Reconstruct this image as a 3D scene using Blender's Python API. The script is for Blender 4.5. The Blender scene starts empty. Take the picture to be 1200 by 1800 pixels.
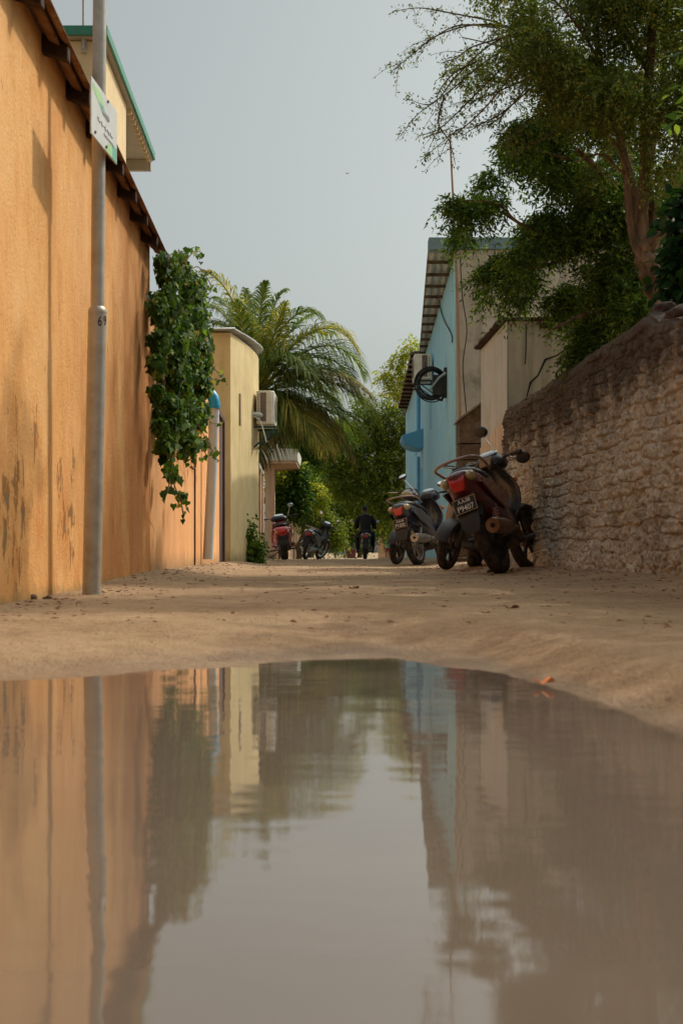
import bpy, math, random
import numpy as np
from mathutils import Vector, Matrix, Quaternion

random.seed(7)
rng = np.random.default_rng(11)
scene = bpy.context.scene
COL = scene.collection
PI = math.pi
R = math.radians
F = 2400.0                      # focal length in photo pixels
CAMZ = 0.185
HOR = 970.0
WATER = -0.05


def P(px, py, ppm):
    return Vector(((px - 600) / ppm, F / ppm, CAMZ + (HOR - py) / ppm))


def lin(c):
    c = c / 255.0
    return c / 12.92 if c <= 0.04045 else ((c + 0.055) / 1.055) ** 2.4


def s(r, g, b):
    return (lin(r), lin(g), lin(b), 1.0)


# ------------------------------------------------------------------ materials
class NT:
    def __init__(self, name):
        self.m = bpy.data.materials.new(name)
        self.m.use_nodes = True
        self.t = self.m.node_tree
        self.b = self.t.nodes['Principled BSDF']
        self.out = self.t.nodes['Material Output']
        self._tc = None

    def n(self, kind, **kw):
        nd = self.t.nodes.new(kind)
        for k, v in kw.items():
            setattr(nd, k, v)
        return nd

    def set(self, sock, v):
        if v is None:
            return
        if isinstance(v, bpy.types.NodeSocket):
            self.t.links.new(v, sock)
        else:
            sock.default_value = v

    def tc(self, which='Object'):
        if self._tc is None:
            self._tc = self.n('ShaderNodeTexCoord')
        return self._tc.outputs[which]

    def map(self, scale=(1, 1, 1), loc=(0, 0, 0), vec=None):
        m = self.n('ShaderNodeMapping')
        self.set(m.inputs['Vector'], vec or self.tc())
        m.inputs['Scale'].default_value = scale
        m.inputs['Location'].default_value = loc
        return m.outputs[0]

    def noise(self, scale=5, detail=4, rough=.6, vec=None, dist=0.0):
        m = self.n('ShaderNodeTexNoise')
        self.set(m.inputs['Vector'], vec or self.tc())
        m.inputs['Scale'].default_value = scale
        m.inputs['Detail'].default_value = detail
        m.inputs['Roughness'].default_value = rough
        m.inputs['Distortion'].default_value = dist
        return m.outputs['Fac']

    def ramp(self, fac, stops):
        m = self.n('ShaderNodeValToRGB')
        self.set(m.inputs[0], fac)
        e = m.color_ramp.elements
        while len(e) > 1:
            e.remove(e[-1])
        e[0].position, e[0].color = stops[0][0], stops[0][1] if len(stops[0][1]) == 4 else (*stops[0][1], 1)
        for p, c in stops[1:]:
            x = e.new(p)
            x.color = c if len(c) == 4 else (*c, 1)
        return m.outputs[0]

    def sm(self, v, lo, hi):
        m = self.n('ShaderNodeMapRange', interpolation_type='SMOOTHSTEP')
        self.set(m.inputs[0], v)
        m.inputs[1].default_value, m.inputs[2].default_value = lo, hi
        return m.outputs[0]

    def mix(self, fac, a, b, blend='MIX'):
        m = self.n('ShaderNodeMix', data_type='RGBA', blend_type=blend)
        self.set(m.inputs[0], fac)
        self.set(m.inputs[6], a)
        self.set(m.inputs[7], b)
        return m.outputs[2]

    def math(self, op, a, b=None, c=None):
        m = self.n('ShaderNodeMath', operation=op)
        self.set(m.inputs[0], a)
        self.set(m.inputs[1], b)
        if c is not None:
            self.set(m.inputs[2], c)
        return m.outputs[0]

    def xyz(self, vec=None):
        m = self.n('ShaderNodeSeparateXYZ')
        self.set(m.inputs[0], vec or self.tc())
        return m.outputs

    def bump(self, h, strength=.3, dist=.01, normal=None):
        m = self.n('ShaderNodeBump')
        m.inputs['Strength'].default_value = strength
        m.inputs['Distance'].default_value = dist
        self.set(m.inputs['Height'], h)
        if normal is not None:
            self.set(m.inputs['Normal'], normal)
        return m.outputs[0]

    def fin(self, color=None, rough=None, metal=None, normal=None, spec=None, coat=None):
        b = self.b
        self.set(b.inputs['Base Color'], color)
        self.set(b.inputs['Roughness'], rough)
        self.set(b.inputs['Metallic'], metal)
        self.set(b.inputs['Normal'], normal)
        self.set(b.inputs['Specular IOR Level'], spec)
        self.set(b.inputs['Coat Weight'], coat)
        return self.m


def simple(name, col, rough=.5, metal=0.0, var=.25, scale=14, bump=.0, dirt=None, dirt_amt=.4, spec=.5, coat=0.0):
    n = NT(name)
    dark = tuple(c * (1 - var) for c in col[:3]) + (1,)
    lite = tuple(min(1, c * (1 + var)) for c in col[:3]) + (1,)
    f = n.noise(scale, 5, .65)
    c = n.ramp(f, [(.3, dark), (.7, lite)])
    if dirt is not None:
        f2 = n.noise(scale * .45, 6, .7, vec=n.map(loc=(3.1, 1.7, .4)))
        c = n.mix(n.math('MULTIPLY', n.sm(f2, .42, .68), dirt_amt), c, dirt)
    r = n.math('ADD', n.math('MULTIPLY', f, .25), rough - .12)
    nor = n.bump(n.noise(scale * 4, 4), .25, bump) if bump else None
    return n.fin(c, r, metal, nor, spec, coat)


def plaster(name, a, b, streak=None, streak_amt=.5, base_dirt=None, base_h=.5, bump=.008, stain=None, stain_amt=.5, top=None, top_z=3.0, scale=1.0):
    n = NT(name)
    f = n.noise(2.2 * scale, 7, .62)
    f2 = n.noise(9 * scale, 5, .6, vec=n.map((1, 1, .25)))
    c = n.ramp(n.math('ADD', n.math('MULTIPLY', f, .6), n.math('MULTIPLY', f2, .4)), [(.36, b), (.62, a)])
    z = n.xyz()[2]
    if streak is not None:
        st = n.noise(5 * scale, 4, .6, vec=n.map((2.2, 2.2, .12)))
        c = n.mix(n.math('MULTIPLY', n.sm(st, .48, .72), streak_amt), c, streak)
    if stain is not None:
        st = n.noise(1.1 * scale, 8, .68, vec=n.map(loc=(5, 2, 1)))
        c = n.mix(n.math('MULTIPLY', n.sm(st, .5, .7), stain_amt), c, stain)
    if base_dirt is not None:
        k = n.math('ADD', z, n.math('MULTIPLY', n.noise(7, 5, .7), -base_h))
        c = n.mix(n.math('SUBTRACT', 1.0, n.sm(k, -base_h * .55, base_h * .35)), c, base_dirt)
    if top is not None:
        k = n.math('ADD', z, n.math('MULTIPLY', n.noise(4, 5, .7, vec=n.map((1.5, 1.5, .4))), .9))
        c = n.mix(n.math('MULTIPLY', n.sm(k, top_z + .2, top_z + .75), .7), c, top)
    h = n.math('ADD', n.noise(60, 4, .6), n.math('MULTIPLY', n.noise(6, 4, .6), 1.5))
    return n.fin(c, .9, 0, n.bump(h, .5, bump), .2)


def leaf_mat(name, stops, trans=.35, rough=.6):
    n = NT(name)
    g = n.n('ShaderNodeNewGeometry')
    oi = g.outputs['Random Per Island']
    c = n.ramp(oi, stops)
    n.fin(c, rough, 0, None, .22)
    tr = n.n('ShaderNodeBsdfTranslucent')
    n.set(tr.inputs[0], n.mix(1.0, c, (1.25, 1.3, .55, 1), 'MULTIPLY'))
    mx = n.n('ShaderNodeMixShader')
    mx.inputs[0].default_value = trans
    n.t.links.new(n.b.outputs[0], mx.inputs[1])
    n.t.links.new(tr.outputs[0], mx.inputs[2])
    n.t.links.new(mx.outputs[0], n.out.inputs['Surface'])
    return n.m


def mat_orange():
    n = NT('orange_plaster')
    f = n.noise(1.5, 6, .6)
    f2 = n.noise(7, 6, .68, vec=n.map((1, 1, .55)))
    f3 = n.noise(38, 4, .7)
    k = n.math('ADD', n.math('ADD', n.math('MULTIPLY', f, .42), n.math('MULTIPLY', f2, .38)), n.math('MULTIPLY', f3, .2))
    c = n.ramp(k, [(.36, s(212, 146, 82)), (.5, s(226, 168, 104)), (.64, s(235, 186, 128))])
    x, y, z = n.xyz()
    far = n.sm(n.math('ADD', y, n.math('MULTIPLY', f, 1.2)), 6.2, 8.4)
    # broad streaks, browner towards the far end of the wall
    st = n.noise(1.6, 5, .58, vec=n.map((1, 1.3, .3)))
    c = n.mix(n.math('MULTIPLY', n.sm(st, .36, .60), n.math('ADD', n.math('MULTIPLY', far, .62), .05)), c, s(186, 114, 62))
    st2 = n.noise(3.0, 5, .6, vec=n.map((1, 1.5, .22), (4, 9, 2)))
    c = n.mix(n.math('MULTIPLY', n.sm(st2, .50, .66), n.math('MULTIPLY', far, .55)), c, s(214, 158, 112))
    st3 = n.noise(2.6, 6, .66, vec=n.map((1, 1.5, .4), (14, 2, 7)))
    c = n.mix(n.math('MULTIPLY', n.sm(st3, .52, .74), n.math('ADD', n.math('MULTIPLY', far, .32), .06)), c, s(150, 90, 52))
    # blotchy weathering low on the wall
    lo = n.math('SUBTRACT', 1.0, n.sm(z, .3, 1.2))
    bl = n.noise(3.0, 6, .7, vec=n.map((1, 1, .7), (7, 1, 2)))
    c = n.mix(n.math('MULTIPLY', n.sm(bl, .48, .62), n.math('MULTIPLY', lo, .5)), c, s(202, 128, 62))
    # peeled patches and chips
    ch = n.noise(10.0, 7, .68, vec=n.map((1, 1.5, .62), (2.2, .6, 3.3)), dist=.5)
    msk = None
    for (py, pz, rad) in ((4.98, .52, .20), (5.10, .38, .17), (5.93, .34, .20), (5.88, .48, .16), (5.35, .62, .16), (4.80, .30, .2), (6.15, .25, .2), (4.95, .14, .2), (6.2, .55, .14)):
        d = n.math('SQRT', n.math('ADD', n.math('POWER', n.math('SUBTRACT', y, py), 2.0),
                                  n.math('POWER', n.math('MULTIPLY', n.math('SUBTRACT', z, pz), .7), 2.0)))
        m1 = n.math('SUBTRACT', 1.0, n.sm(d, rad * .1, rad))
        msk = m1 if msk is None else n.math('MAXIMUM', msk, m1)
    v = n.math('ADD', ch, n.math('MULTIPLY', msk, .17))
    edge = n.sm(v, .655, .68)
    inner = n.sm(v, .73, .745)
    c = n.mix(n.math('MULTIPLY', edge, .85), c, s(150, 98, 48))
    c = n.mix(inner, c, s(134, 116, 84))
    low = n.math('ADD', z, n.math('MULTIPLY', n.noise(9, 5, .7), -.16))
    c = n.mix(n.math('MULTIPLY', n.math('SUBTRACT', 1.0, n.sm(low, -.09, -.02)), .7), c, s(140, 120, 78))
    h = n.math('ADD', n.noise(70, 4, .6), n.math('MULTIPLY', n.noise(9, 5, .65, vec=n.map((1, 1, .6))), 1.6))
    h = n.math('SUBTRACT', h, n.math('MULTIPLY', edge, 1.2))
    return n.fin(c, .88, 0, n.bump(h, .6, .010), .2)


def mat_sand():
    n = NT('lane_sand')
    f = n.noise(1.3, 8, .62)
    f2 = n.noise(22, 6, .7)
    f3 = n.noise(160, 3, .7)
    c = n.ramp(n.math('ADD', n.math('MULTIPLY', f, .55), n.math('MULTIPLY', f2, .45)),
               [(.34, s(134, 108, 80)), (.5, s(168, 141, 109)), (.66, s(188, 162, 129))])
    c = n.mix(n.math('MULTIPLY', n.sm(f3, .50, .66), .55), c, s(98, 74, 54))
    c = n.mix(n.math('MULTIPLY', n.sm(n.noise(75, 4, .75, vec=n.map(loc=(3, 3, 0))), .54, .68), .5), c, s(188, 162, 130))
    c = n.mix(n.math('MULTIPLY', n.sm(n.noise(3.4, 6, .72, vec=n.map((1, .6, 1), (1, 5, 0))), .50, .66), .45), c, s(126, 98, 74))
    # scattered dark grit
    v = n.n('ShaderNodeTexVoronoi')
    n.set(v.inputs['Vector'], n.tc())
    v.inputs['Scale'].default_value = 26
    g = n.math('MULTIPLY', n.math('SUBTRACT', 1.0, n.sm(v.outputs['Distance'], .06, .13)), n.sm(n.noise(3, 3), .5, .62))
    c = n.mix(n.math('MULTIPLY', g, .7), c, s(96, 68, 48))
    at = n.n('ShaderNodeAttribute', attribute_name='wet')
    wet = n.sm(n.math('ADD', at.outputs['Fac'], n.math('MULTIPLY', n.math('SUBTRACT', n.noise(6, 5, .7), .5), .7)), .35, .95)
    c = n.mix(n.math('MULTIPLY', wet, .42), c, s(112, 88, 66))
    rr = n.math('SUBTRACT', .93, n.math('MULTIPLY', wet, .45))
    v2 = n.n('ShaderNodeTexVoronoi')
    n.set(v2.inputs['Vector'], n.tc())
    v2.inputs['Scale'].default_value = 70
    peb = n.math('MULTIPLY', n.math('SUBTRACT', 1.0, n.sm(v2.outputs['Distance'], .1, .34)), n.sm(n.noise(5, 4), .42, .6))
    c = n.mix(n.math('MULTIPLY', peb, .5), c, n.ramp(v2.outputs['Color'], [(0, s(96, 74, 56)), (.6, s(170, 142, 112)), (1, s(206, 184, 156))]))
    h = n.math('ADD', n.math('MULTIPLY', n.noise(30, 6, .7), 1.2), n.math('MULTIPLY', f3, .5))
    h = n.math('ADD', h, n.math('MULTIPLY', peb, 1.2))
    return n.fin(c, rr, 0, n.bump(h, .8, .016), .25)


def mat_water():
    n = NT('muddy_water')
    sw = n.noise(.9, 4, .6)
    c = n.ramp(sw, [(.35, s(98, 86, 75)), (.7, s(110, 97, 84))])
    v = n.map((1.0, 2.6, 1.0))
    h = n.math('ADD', n.noise(3.0, 3, .5, vec=v), n.math('MULTIPLY', n.noise(13.0, 3, .55, vec=v), .22))
    nor = n.bump(h, .05, .02)
    n.fin(c, .008, 0, nor, .5)
    n.b.inputs['IOR'].default_value = 1.6
    return n.m


def mat_stone():
    n = NT('coral_stone')
    x, y, z = n.xyz()
    f = n.noise(2.0, 6, .6)
    f2 = n.noise(16, 6, .68)
    c = n.ramp(n.math('ADD', n.math('MULTIPLY', f, .5), n.math('MULTIPLY', f2, .5)),
               [(.34, s(132, 120, 104)), (.5, s(188, 174, 155)), (.68, s(218, 206, 188))])
    wh = n.sm(n.noise(1.2, 5, .6, vec=n.map(loc=(8, 3, 1))), .48, .66)
    c = n.mix(n.math('MULTIPLY', wh, .5), c, s(206, 200, 190))
    tp = n.math('ADD', z, n.math('MULTIPLY', n.math('SUBTRACT', n.noise(2.6, 6, .7, vec=n.map((1, 1, .6))), .5), 1.3))
    dk = n.sm(tp, 1.0, 1.42)
    c = n.mix(n.math('MULTIPLY', dk, .84), c, s(66, 54, 46))
    bl = n.sm(n.noise(4.5, 6, .7, vec=n.map(loc=(1, 7, 5))), .60, .70)
    c = n.mix(n.math('MULTIPLY', bl, .72), c, s(84, 74, 66))
    spk = n.noise(26, 6, .75, vec=n.map(loc=(4, 2, 9)))
    c = n.mix(n.math('MULTIPLY', n.sm(spk, .54, .66), .6), c, s(92, 78, 66))
    h = n.math('ADD', n.noise(45, 5, .7), n.math('MULTIPLY', n.noise(140, 3, .7), .5))
    return n.fin(c, .95, 0, n.bump(h, .8, .012), .15)


def mat_bark():
    n = NT('bark')
    f = n.noise(9, 6, .65, vec=n.map((1, 1, .3)))
    c = n.ramp(f, [(.32, s(62, 50, 40)), (.5, s(118, 96, 76)), (.7, s(166, 140, 112))])
    return n.fin(c, .92, 0, n.bump(n.noise(30, 5, .7, vec=n.map((1, 1, .3))), .8, .02), .15)


def mat_rust(name, a, b, c2, scale=4):
    n = NT(name)
    f = n.noise(scale, 7, .68)
    f2 = n.noise(scale * 6, 5, .7)
    c = n.ramp(n.math('ADD', n.math('MULTIPLY', f, .65), n.math('MULTIPLY', f2, .35)), [(.38, a), (.52, b), (.66, c2)])
    return n.fin(c, .82, .1, n.bump(f2, .3, .004), .25)


M = {}
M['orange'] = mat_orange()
M['sand'] = mat_sand()
M['water'] = mat_water()
M['stone'] = mat_stone()
M['bark'] = mat_bark()
M['rubble'] = simple('dark_rubble', s(84, 68, 58), .95, 0, .4, 9, .03, s(48, 40, 35), .7)
M['peach'] = plaster('peach_plaster', s(238, 180, 124), s(226, 160, 104), s(190, 130, 88), .35, s(160, 128, 92), .25)
M['cream'] = plaster('cream_plaster', s(226, 204, 156), s(206, 182, 132), s(176, 152, 108), .3, s(150, 132, 96), .3)
M['house_cream'] = plaster('house_cream_plaster', s(224, 200, 158), s(212, 186, 142), s(196, 168, 124), .25)
M['pinkwall'] = plaster('pink_plaster', s(214, 180, 148), s(196, 158, 126), s(160, 124, 98), .4, s(140, 112, 88), .3)
M['greyfront'] = plaster('grey_render', s(196, 188, 172), s(164, 156, 140), s(130, 122, 110), .55, None, stain=s(96, 94, 86), stain_amt=.7)
M['boxside'] = plaster('pinkish_render', s(192, 192, 186), s(172, 171, 164), s(144, 142, 134), .5, None, stain=s(160, 144, 126), stain_amt=.5)
M['boxfront'] = plaster('green_grey_render', s(178, 170, 150), s(152, 144, 126), s(118, 112, 98), .6, None, stain=s(110, 104, 90), stain_amt=.6)
M['blue'] = plaster('blue_paint', s(172, 216, 230), s(146, 200, 222), s(112, 176, 210), .5, None, stain=s(186, 208, 206), stain_amt=.6)
M['bluecap'] = plaster('blue_grey_render', s(128, 152, 156), s(104, 130, 136), s(92, 110, 112), .4)
M['bluetrim'] = simple('blue_trim', s(96, 168, 204), .55, var=.12, scale=6)
M['greytin'] = mat_rust('grey_roof_sheet', s(164, 162, 158), s(194, 194, 190), s(210, 210, 206), 3)
M['browntin'] = mat_rust('brown_roof_sheet', s(104, 86, 72), s(144, 126, 108), s(166, 150, 134), 3)
M['rusttin'] = mat_rust('rusty_roof_sheet', s(82, 64, 48), s(138, 96, 62), s(150, 130, 102), 5)
M['darkwood'] = mat_rust('dark_timber', s(38, 28, 22), s(58, 42, 30), s(86, 62, 44), 6)
M['board'] = mat_rust('weathered_boards', s(64, 50, 40), s(98, 80, 64), s(124, 104, 84), 5)
M['fencewood'] = mat_rust('tan_fence_boards', s(160, 120, 86), s(194, 156, 118), s(212, 178, 142), 5)
M['doorwood'] = simple('purple_brown_door', s(96, 72, 66), .7, var=.2, scale=8)
M['green'] = simple('green_trim', s(52, 124, 98), .5, var=.12)
M['slab'] = simple('grey_slab', s(168, 160, 146), .85, var=.12, scale=5)
M['galv'] = simple('galvanised_steel', s(176, 172, 162), .5, .35, var=.14, scale=18, dirt=s(142, 118, 96), dirt_amt=.35)
M['white'] = simple('white_paint', s(206, 207, 204), .5, var=.06)
M['acwhite'] = simple('ac_white', s(222, 216, 200), .5, var=.08, dirt=s(160, 148, 124), dirt_amt=.35)
M['acgrey'] = simple('ac_coil', s(120, 104, 94), .6, .3, var=.3, scale=60)
M['teal'] = simple('teal_bracket', s(40, 70, 72), .6, var=.3)
M['pvc'] = simple('grey_pvc', s(196, 204, 206), .45, var=.06, dirt=s(170, 160, 140), dirt_amt=.2)
M['pvcblue'] = simple('blue_pvc', s(28, 146, 186), .4, var=.08)
M['black'] = simple('black_plastic', s(34, 32, 32), .5, var=.3, dirt=s(90, 72, 56), dirt_amt=.3)
M['rubber'] = simple('tyre_rubber', s(36, 33, 31), .85, var=.3, scale=30, dirt=s(108, 86, 66), dirt_amt=.55, bump=.004)
M['seat'] = simple('seat_vinyl', s(30, 28, 28), .5, var=.2, dirt=s(80, 68, 56), dirt_amt=.25)
M['chrome'] = simple('dull_chrome', s(186, 182, 176), .25, .9, var=.15, scale=30)
M['alloy'] = simple('alloy', s(176, 174, 170), .35, .7, var=.15, scale=30, dirt=s(110, 90, 70), dirt_amt=.4)
M['mirror'] = simple('mirror_glass', s(235, 238, 240), .12, 1.0, var=.01)
M['engine'] = simple('engine_metal', s(74, 68, 62), .5, .6, var=.3, dirt=s(110, 86, 64), dirt_amt=.5)
M['muffler'] = simple('muffler_metal', s(120, 92, 70), .45, .7, var=.3, dirt=s(140, 92, 54), dirt_amt=.5)
M['hole'] = simple('near_black', s(10, 9, 9), .9, var=.1)  # flat near-black shared by the exhaust hole and the wall crack
M['redbody'] = simple('dark_red_paint', s(92, 26, 26), .3, 0, var=.15, dirt=s(110, 80, 60), dirt_amt=.25, coat=.5)
M['redscooter'] = simple('red_paint', s(178, 34, 34), .3, 0, var=.12, dirt=s(120, 80, 60), dirt_amt=.15, coat=.5)
M['greybody'] = simple('grey_paint', s(92, 96, 98), .35, 0, var=.15, dirt=s(120, 100, 76), dirt_amt=.35, coat=.4)
M['yellowbody'] = simple('yellow_paint', s(158, 112, 56), .35, 0, var=.15, dirt=s(120, 90, 60), dirt_amt=.3, coat=.4)
M['navybody'] = simple('navy_paint', s(32, 38, 58), .3, 0, var=.15, dirt=s(100, 84, 66), dirt_amt=.25, coat=.5)
M['bluebody'] = simple('blue_fairing_paint', s(36, 110, 170), .3, 0, var=.12, dirt=s(100, 84, 66), dirt_amt=.2, coat=.5)
M['pinkbody'] = simple('faded_pink_paint', s(196, 140, 124), .4, 0, var=.12, dirt=s(120, 100, 76), dirt_amt=.3)
M['tanpanel'] = simple('tan_panel', s(150, 122, 90), .5, 0, var=.2, dirt=s(90, 72, 56), dirt_amt=.4)
M['blackbody'] = simple('black_paint', s(38, 40, 42), .28, 0, var=.2, dirt=s(110, 92, 72), dirt_amt=.3, coat=.5)
M['redlens'] = simple('red_lens', s(190, 22, 26), .2, 0, var=.12, coat=.6)
M['clearlens'] = simple('clear_lens', s(178, 160, 120), .2, 0, var=.12, coat=.6)
M['amber'] = simple('amber_lens', s(220, 120, 30), .2, 0, var=.12, coat=.6)
M['gauge'] = simple('gauge_glass', s(170, 182, 186), .18, 0, var=.1, coat=.6)
M['platebk'] = simple('plate_black', s(30, 28, 28), .5, var=.1)
M['platewh'] = simple('plate_white', s(216, 208, 196), .5, var=.05)
M['rail'] = simple('grab_rail', s(156, 128, 116), .35, .4, var=.15)
M['ink'] = simple('ink', s(40, 36, 34), .7, var=.05)
M['inkgrey'] = simple('faded_ink', s(192, 194, 197), .7, var=.05)
M['signgreen'] = simple('sign_green', s(170, 210, 152), .5, var=.1)
M['signteal'] = simple('sign_teal', s(116, 182, 158), .5, var=.1)
M['bolt'] = simple('bolt_steel', s(84, 80, 74), .5, .6, var=.15)
M['wire'] = simple('black_cable', s(30, 28, 27), .7, var=.1)
M['bamboo'] = simple('tan_pole', s(156, 126, 98), .7, var=.15, scale=8)
M['skin'] = simple('skin', s(112, 76, 56), .6, var=.06)
M['hair'] = simple('black_hair', s(18, 16, 16), .7, var=.2)
M['jacket'] = simple('dark_maroon_cloth', s(26, 17, 20), .9, var=.2)
M['trousers'] = simple('dark_navy_cloth', s(22, 22, 30), .9, var=.2)
M['tealshirt'] = simple('teal_shirt', s(66, 150, 156), .9, var=.1)
M['maroon'] = simple('maroon_shorts', s(110, 36, 38), .9, var=.1)
M['backpack'] = simple('grey_backpack', s(72, 84, 100), .9, var=.15)
M['deadleaf'] = simple('dead_leaf', s(118, 72, 40), .8, var=.25, scale=40)
M['orangeleaf'] = simple('orange_leaf', s(226, 142, 84), .7, var=.15, scale=40)
M['yellowleaf'] = simple('yellow_leaf', s(214, 158, 60), .7, var=.15, scale=40)
M['bird'] = simple('dark_feathers', s(40, 40, 42), .8, var=.1)
M['coconut'] = simple('coconut', s(150, 98, 48), .7, var=.2)

M['leaf_fine'] = leaf_mat('fine_leaf', [(0, s(74, 86, 44)), (.35, s(96, 112, 56)), (.78, s(126, 138, 72)), (.95, s(156, 150, 88)), (1, s(158, 122, 78))], 0.45)
M['leaf_neem'] = leaf_mat('neem_leaf', [(0, s(50, 72, 34)), (.45, s(76, 102, 46)), (.8, s(112, 138, 62)), (1, s(150, 160, 74))], 0.42)
M['leaf_big'] = leaf_mat('broad_leaf', [(0, s(24, 50, 26)), (.6, s(36, 70, 36)), (1, s(60, 96, 48))], .25)
M['leaf_ivy'] = leaf_mat('vine_leaf', [(0, s(48, 74, 28)), (.5, s(72, 104, 38)), (.85, s(106, 134, 50)), (.96, s(146, 160, 66)), (1, s(166, 134, 66))], 0.42)
M['leaf_bg'] = leaf_mat('green_leaf', [(0, s(66, 88, 32)), (.5, s(98, 118, 42)), (.85, s(134, 144, 54)), (1, s(178, 164, 66))], 0.45)
M['leaf_dark'] = leaf_mat('dark_leaf', [(0, s(46, 72, 30)), (.5, s(68, 98, 36)), (.9, s(98, 126, 48)), (1, s(136, 142, 58))], 0.4)
M['leaf_yellow'] = leaf_mat('yellow_green_leaf', [(0, s(108, 130, 44)), (.5, s(150, 160, 52)), (.8, s(192, 184, 58)), (1, s(226, 200, 74))], 0.5)
M['palm_green'] = leaf_mat('palm_green', [(0, s(74, 96, 44)), (.6, s(108, 126, 58)), (1, s(146, 150, 80))], 0.4)
M['palm_yellow'] = leaf_mat('palm_yellow', [(0, s(112, 124, 54)), (.6, s(150, 148, 68)), (1, s(206, 178, 92))], 0.4)
M['palm_brown'] = leaf_mat('palm_brown', [(0, s(92, 92, 54)), (.6, s(128, 118, 70)), (1, s(170, 148, 94))], 0.35)


# ------------------------------------------------------------------ mesh building
class MB:
    def __init__(self):
        self.v, self.f = [], []

    def add(self, verts, faces, mat=None):
        o = len(self.v)
        self.v += [tuple(mat @ Vector(v)) if mat is not None else tuple(v) for v in verts]
        self.f += [tuple(i + o for i in f) for f in faces]
        return self

    def box(self, lo, hi, mat=None):
        x0, y0, z0 = lo
        x1, y1, z1 = hi
        return self.add([(x0, y0, z0), (x1, y0, z0), (x1, y1, z0), (x0, y1, z0), (x0, y0, z1), (x1, y0, z1), (x1, y1, z1), (x0, y1, z1)],
                        [(0, 3, 2, 1), (4, 5, 6, 7), (0, 1, 5, 4), (1, 2, 6, 5), (2, 3, 7, 6), (3, 0, 4, 7)], mat)

    def hexa(self, p):
        return self.add(p, [(0, 3, 2, 1), (4, 5, 6, 7), (0, 1, 5, 4), (1, 2, 6, 5), (2, 3, 7, 6), (3, 0, 4, 7)])

    def prism(self, poly, z0, z1, mat=None):
        n = len(poly)
        v = [(x, y, z0) for x, y in poly] + [(x, y, z1) for x, y in poly]
        f = [tuple(range(n - 1, -1, -1)), tuple(range(n, 2 * n))] + [(i, (i + 1) % n, n + (i + 1) % n, n + i) for i in range(n)]
        return self.add(v, f, mat)

    def rings(self, rings, cap=True, mat=None, closed=False):
        n = len(rings[0])
        v = [p for r in rings for p in r]
        f = []
        m = len(rings)
        for i in range(m if closed else m - 1):
            a, b = i * n, ((i + 1) % m) * n
            for j in range(n):
                k = (j + 1) % n
                f.append((a + j, a + k, b + k, b + j))
        if cap and not closed:
            f.append(tuple(range(n - 1, -1, -1)))
            f.append(tuple(range((m - 1) * n, m * n)))
        return self.add(v, f, mat)

    def tube(self, pts, rad, seg=8, mat=None, cap=True):
        pts = [Vector(p) for p in pts]
        if not hasattr(rad, '__len__'):
            rad = [rad] * len(pts)
        rings = []
        up = None
        for i, p in enumerate(pts):
            t = (pts[min(i + 1, len(pts) - 1)] - pts[max(i - 1, 0)])
            if t.length < 1e-9:
                t = Vector((0, 0, 1))
            t.normalize()
            if up is None:
                up = t.orthogonal().normalized()
            else:
                up = (up - t * up.dot(t))
                up = up.normalized() if up.length > 1e-6 else t.orthogonal().normalized()
            sd = t.cross(up)
            rings.append([p + (up * math.cos(2 * PI * j / seg) + sd * math.sin(2 * PI * j / seg)) * rad[i] for j in range(seg)])
        return self.rings(rings, cap, mat)

    def ell(self, c, r, nu=12, nv=8, mat=None):
        rings = []
        for i in range(nv + 1):
            a = -PI / 2 + PI * (i + .001) / (nv + .002)
            rings.append([(c[0] + r[0] * math.cos(a) * math.cos(2 * PI * j / nu), c[1] + r[1] * math.cos(a) * math.sin(2 * PI * j / nu), c[2] + r[2] * math.sin(a)) for j in range(nu)])
        return self.rings(rings, True, mat)

    def lathe(self, prof, axis='x', seg=32, c=(0, 0, 0), closed=False, mat=None):
        # prof: (along axis, radius)
        rings = []
        for a, r in prof:
            ring = []
            for j in range(seg):
                u, w = r * math.cos(2 * PI * j / seg), r * math.sin(2 * PI * j / seg)
                ring.append({'x': (c[0] + a, c[1] + u, c[2] + w), 'y': (c[0] + u, c[1] + a, c[2] + w), 'z': (c[0] + u, c[1] + w, c[2] + a)}[axis])
            rings.append(ring)
        return self.rings(rings, True, mat, closed)

    def loft(self, secs, seg=16, e=2.6, mat=None):
        # secs: (y, z0, z1, halfwidth bottom, halfwidth top)
        rings = []
        for y, z0, z1, wb, wt in secs:
            ring = []
            for j in range(seg):
                a = 2 * PI * j / seg
                cx, sz = math.cos(a), math.sin(a)
                cx = math.copysign(abs(cx) ** (2 / e), cx)
                sz = math.copysign(abs(sz) ** (2 / e), sz)
                w = wb + (wt - wb) * (sz + 1) / 2
                ring.append((cx * w, y, (z0 + z1) / 2 + sz * (z1 - z0) / 2))
            rings.append(ring)
        return self.rings(rings, True, mat)

    def build(self, name, mat, parent=None, smooth=True, bevel=0, sub=0, angle=38):
        me = bpy.data.meshes.new(name)
        me.from_pydata(self.v, [], self.f)
        me.validate()
        return link(name, me, mat, parent, smooth, bevel, sub, angle)


def link(name, me, mat, parent=None, smooth=True, bevel=0, sub=0, angle=38):
    if mat is not None:
        me.materials.append(M[mat] if isinstance(mat, str) else mat)
    if smooth:
        me.polygons.foreach_set('use_smooth', [True] * len(me.polygons))
        me.set_sharp_from_angle(angle=R(angle))
    o = bpy.data.objects.new(name, me)
    COL.objects.link(o)
    if parent is not None:
        o.parent = parent
    if bevel:
        b = o.modifiers.new('bevel', 'BEVEL')
        b.width = bevel
        b.segments = 2
        b.limit_method = 'ANGLE'
        b.angle_limit = R(40)
    if sub:
        b = o.modifiers.new('sub', 'SUBSURF')
        b.levels = b.render_levels = sub
    return o


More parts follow.
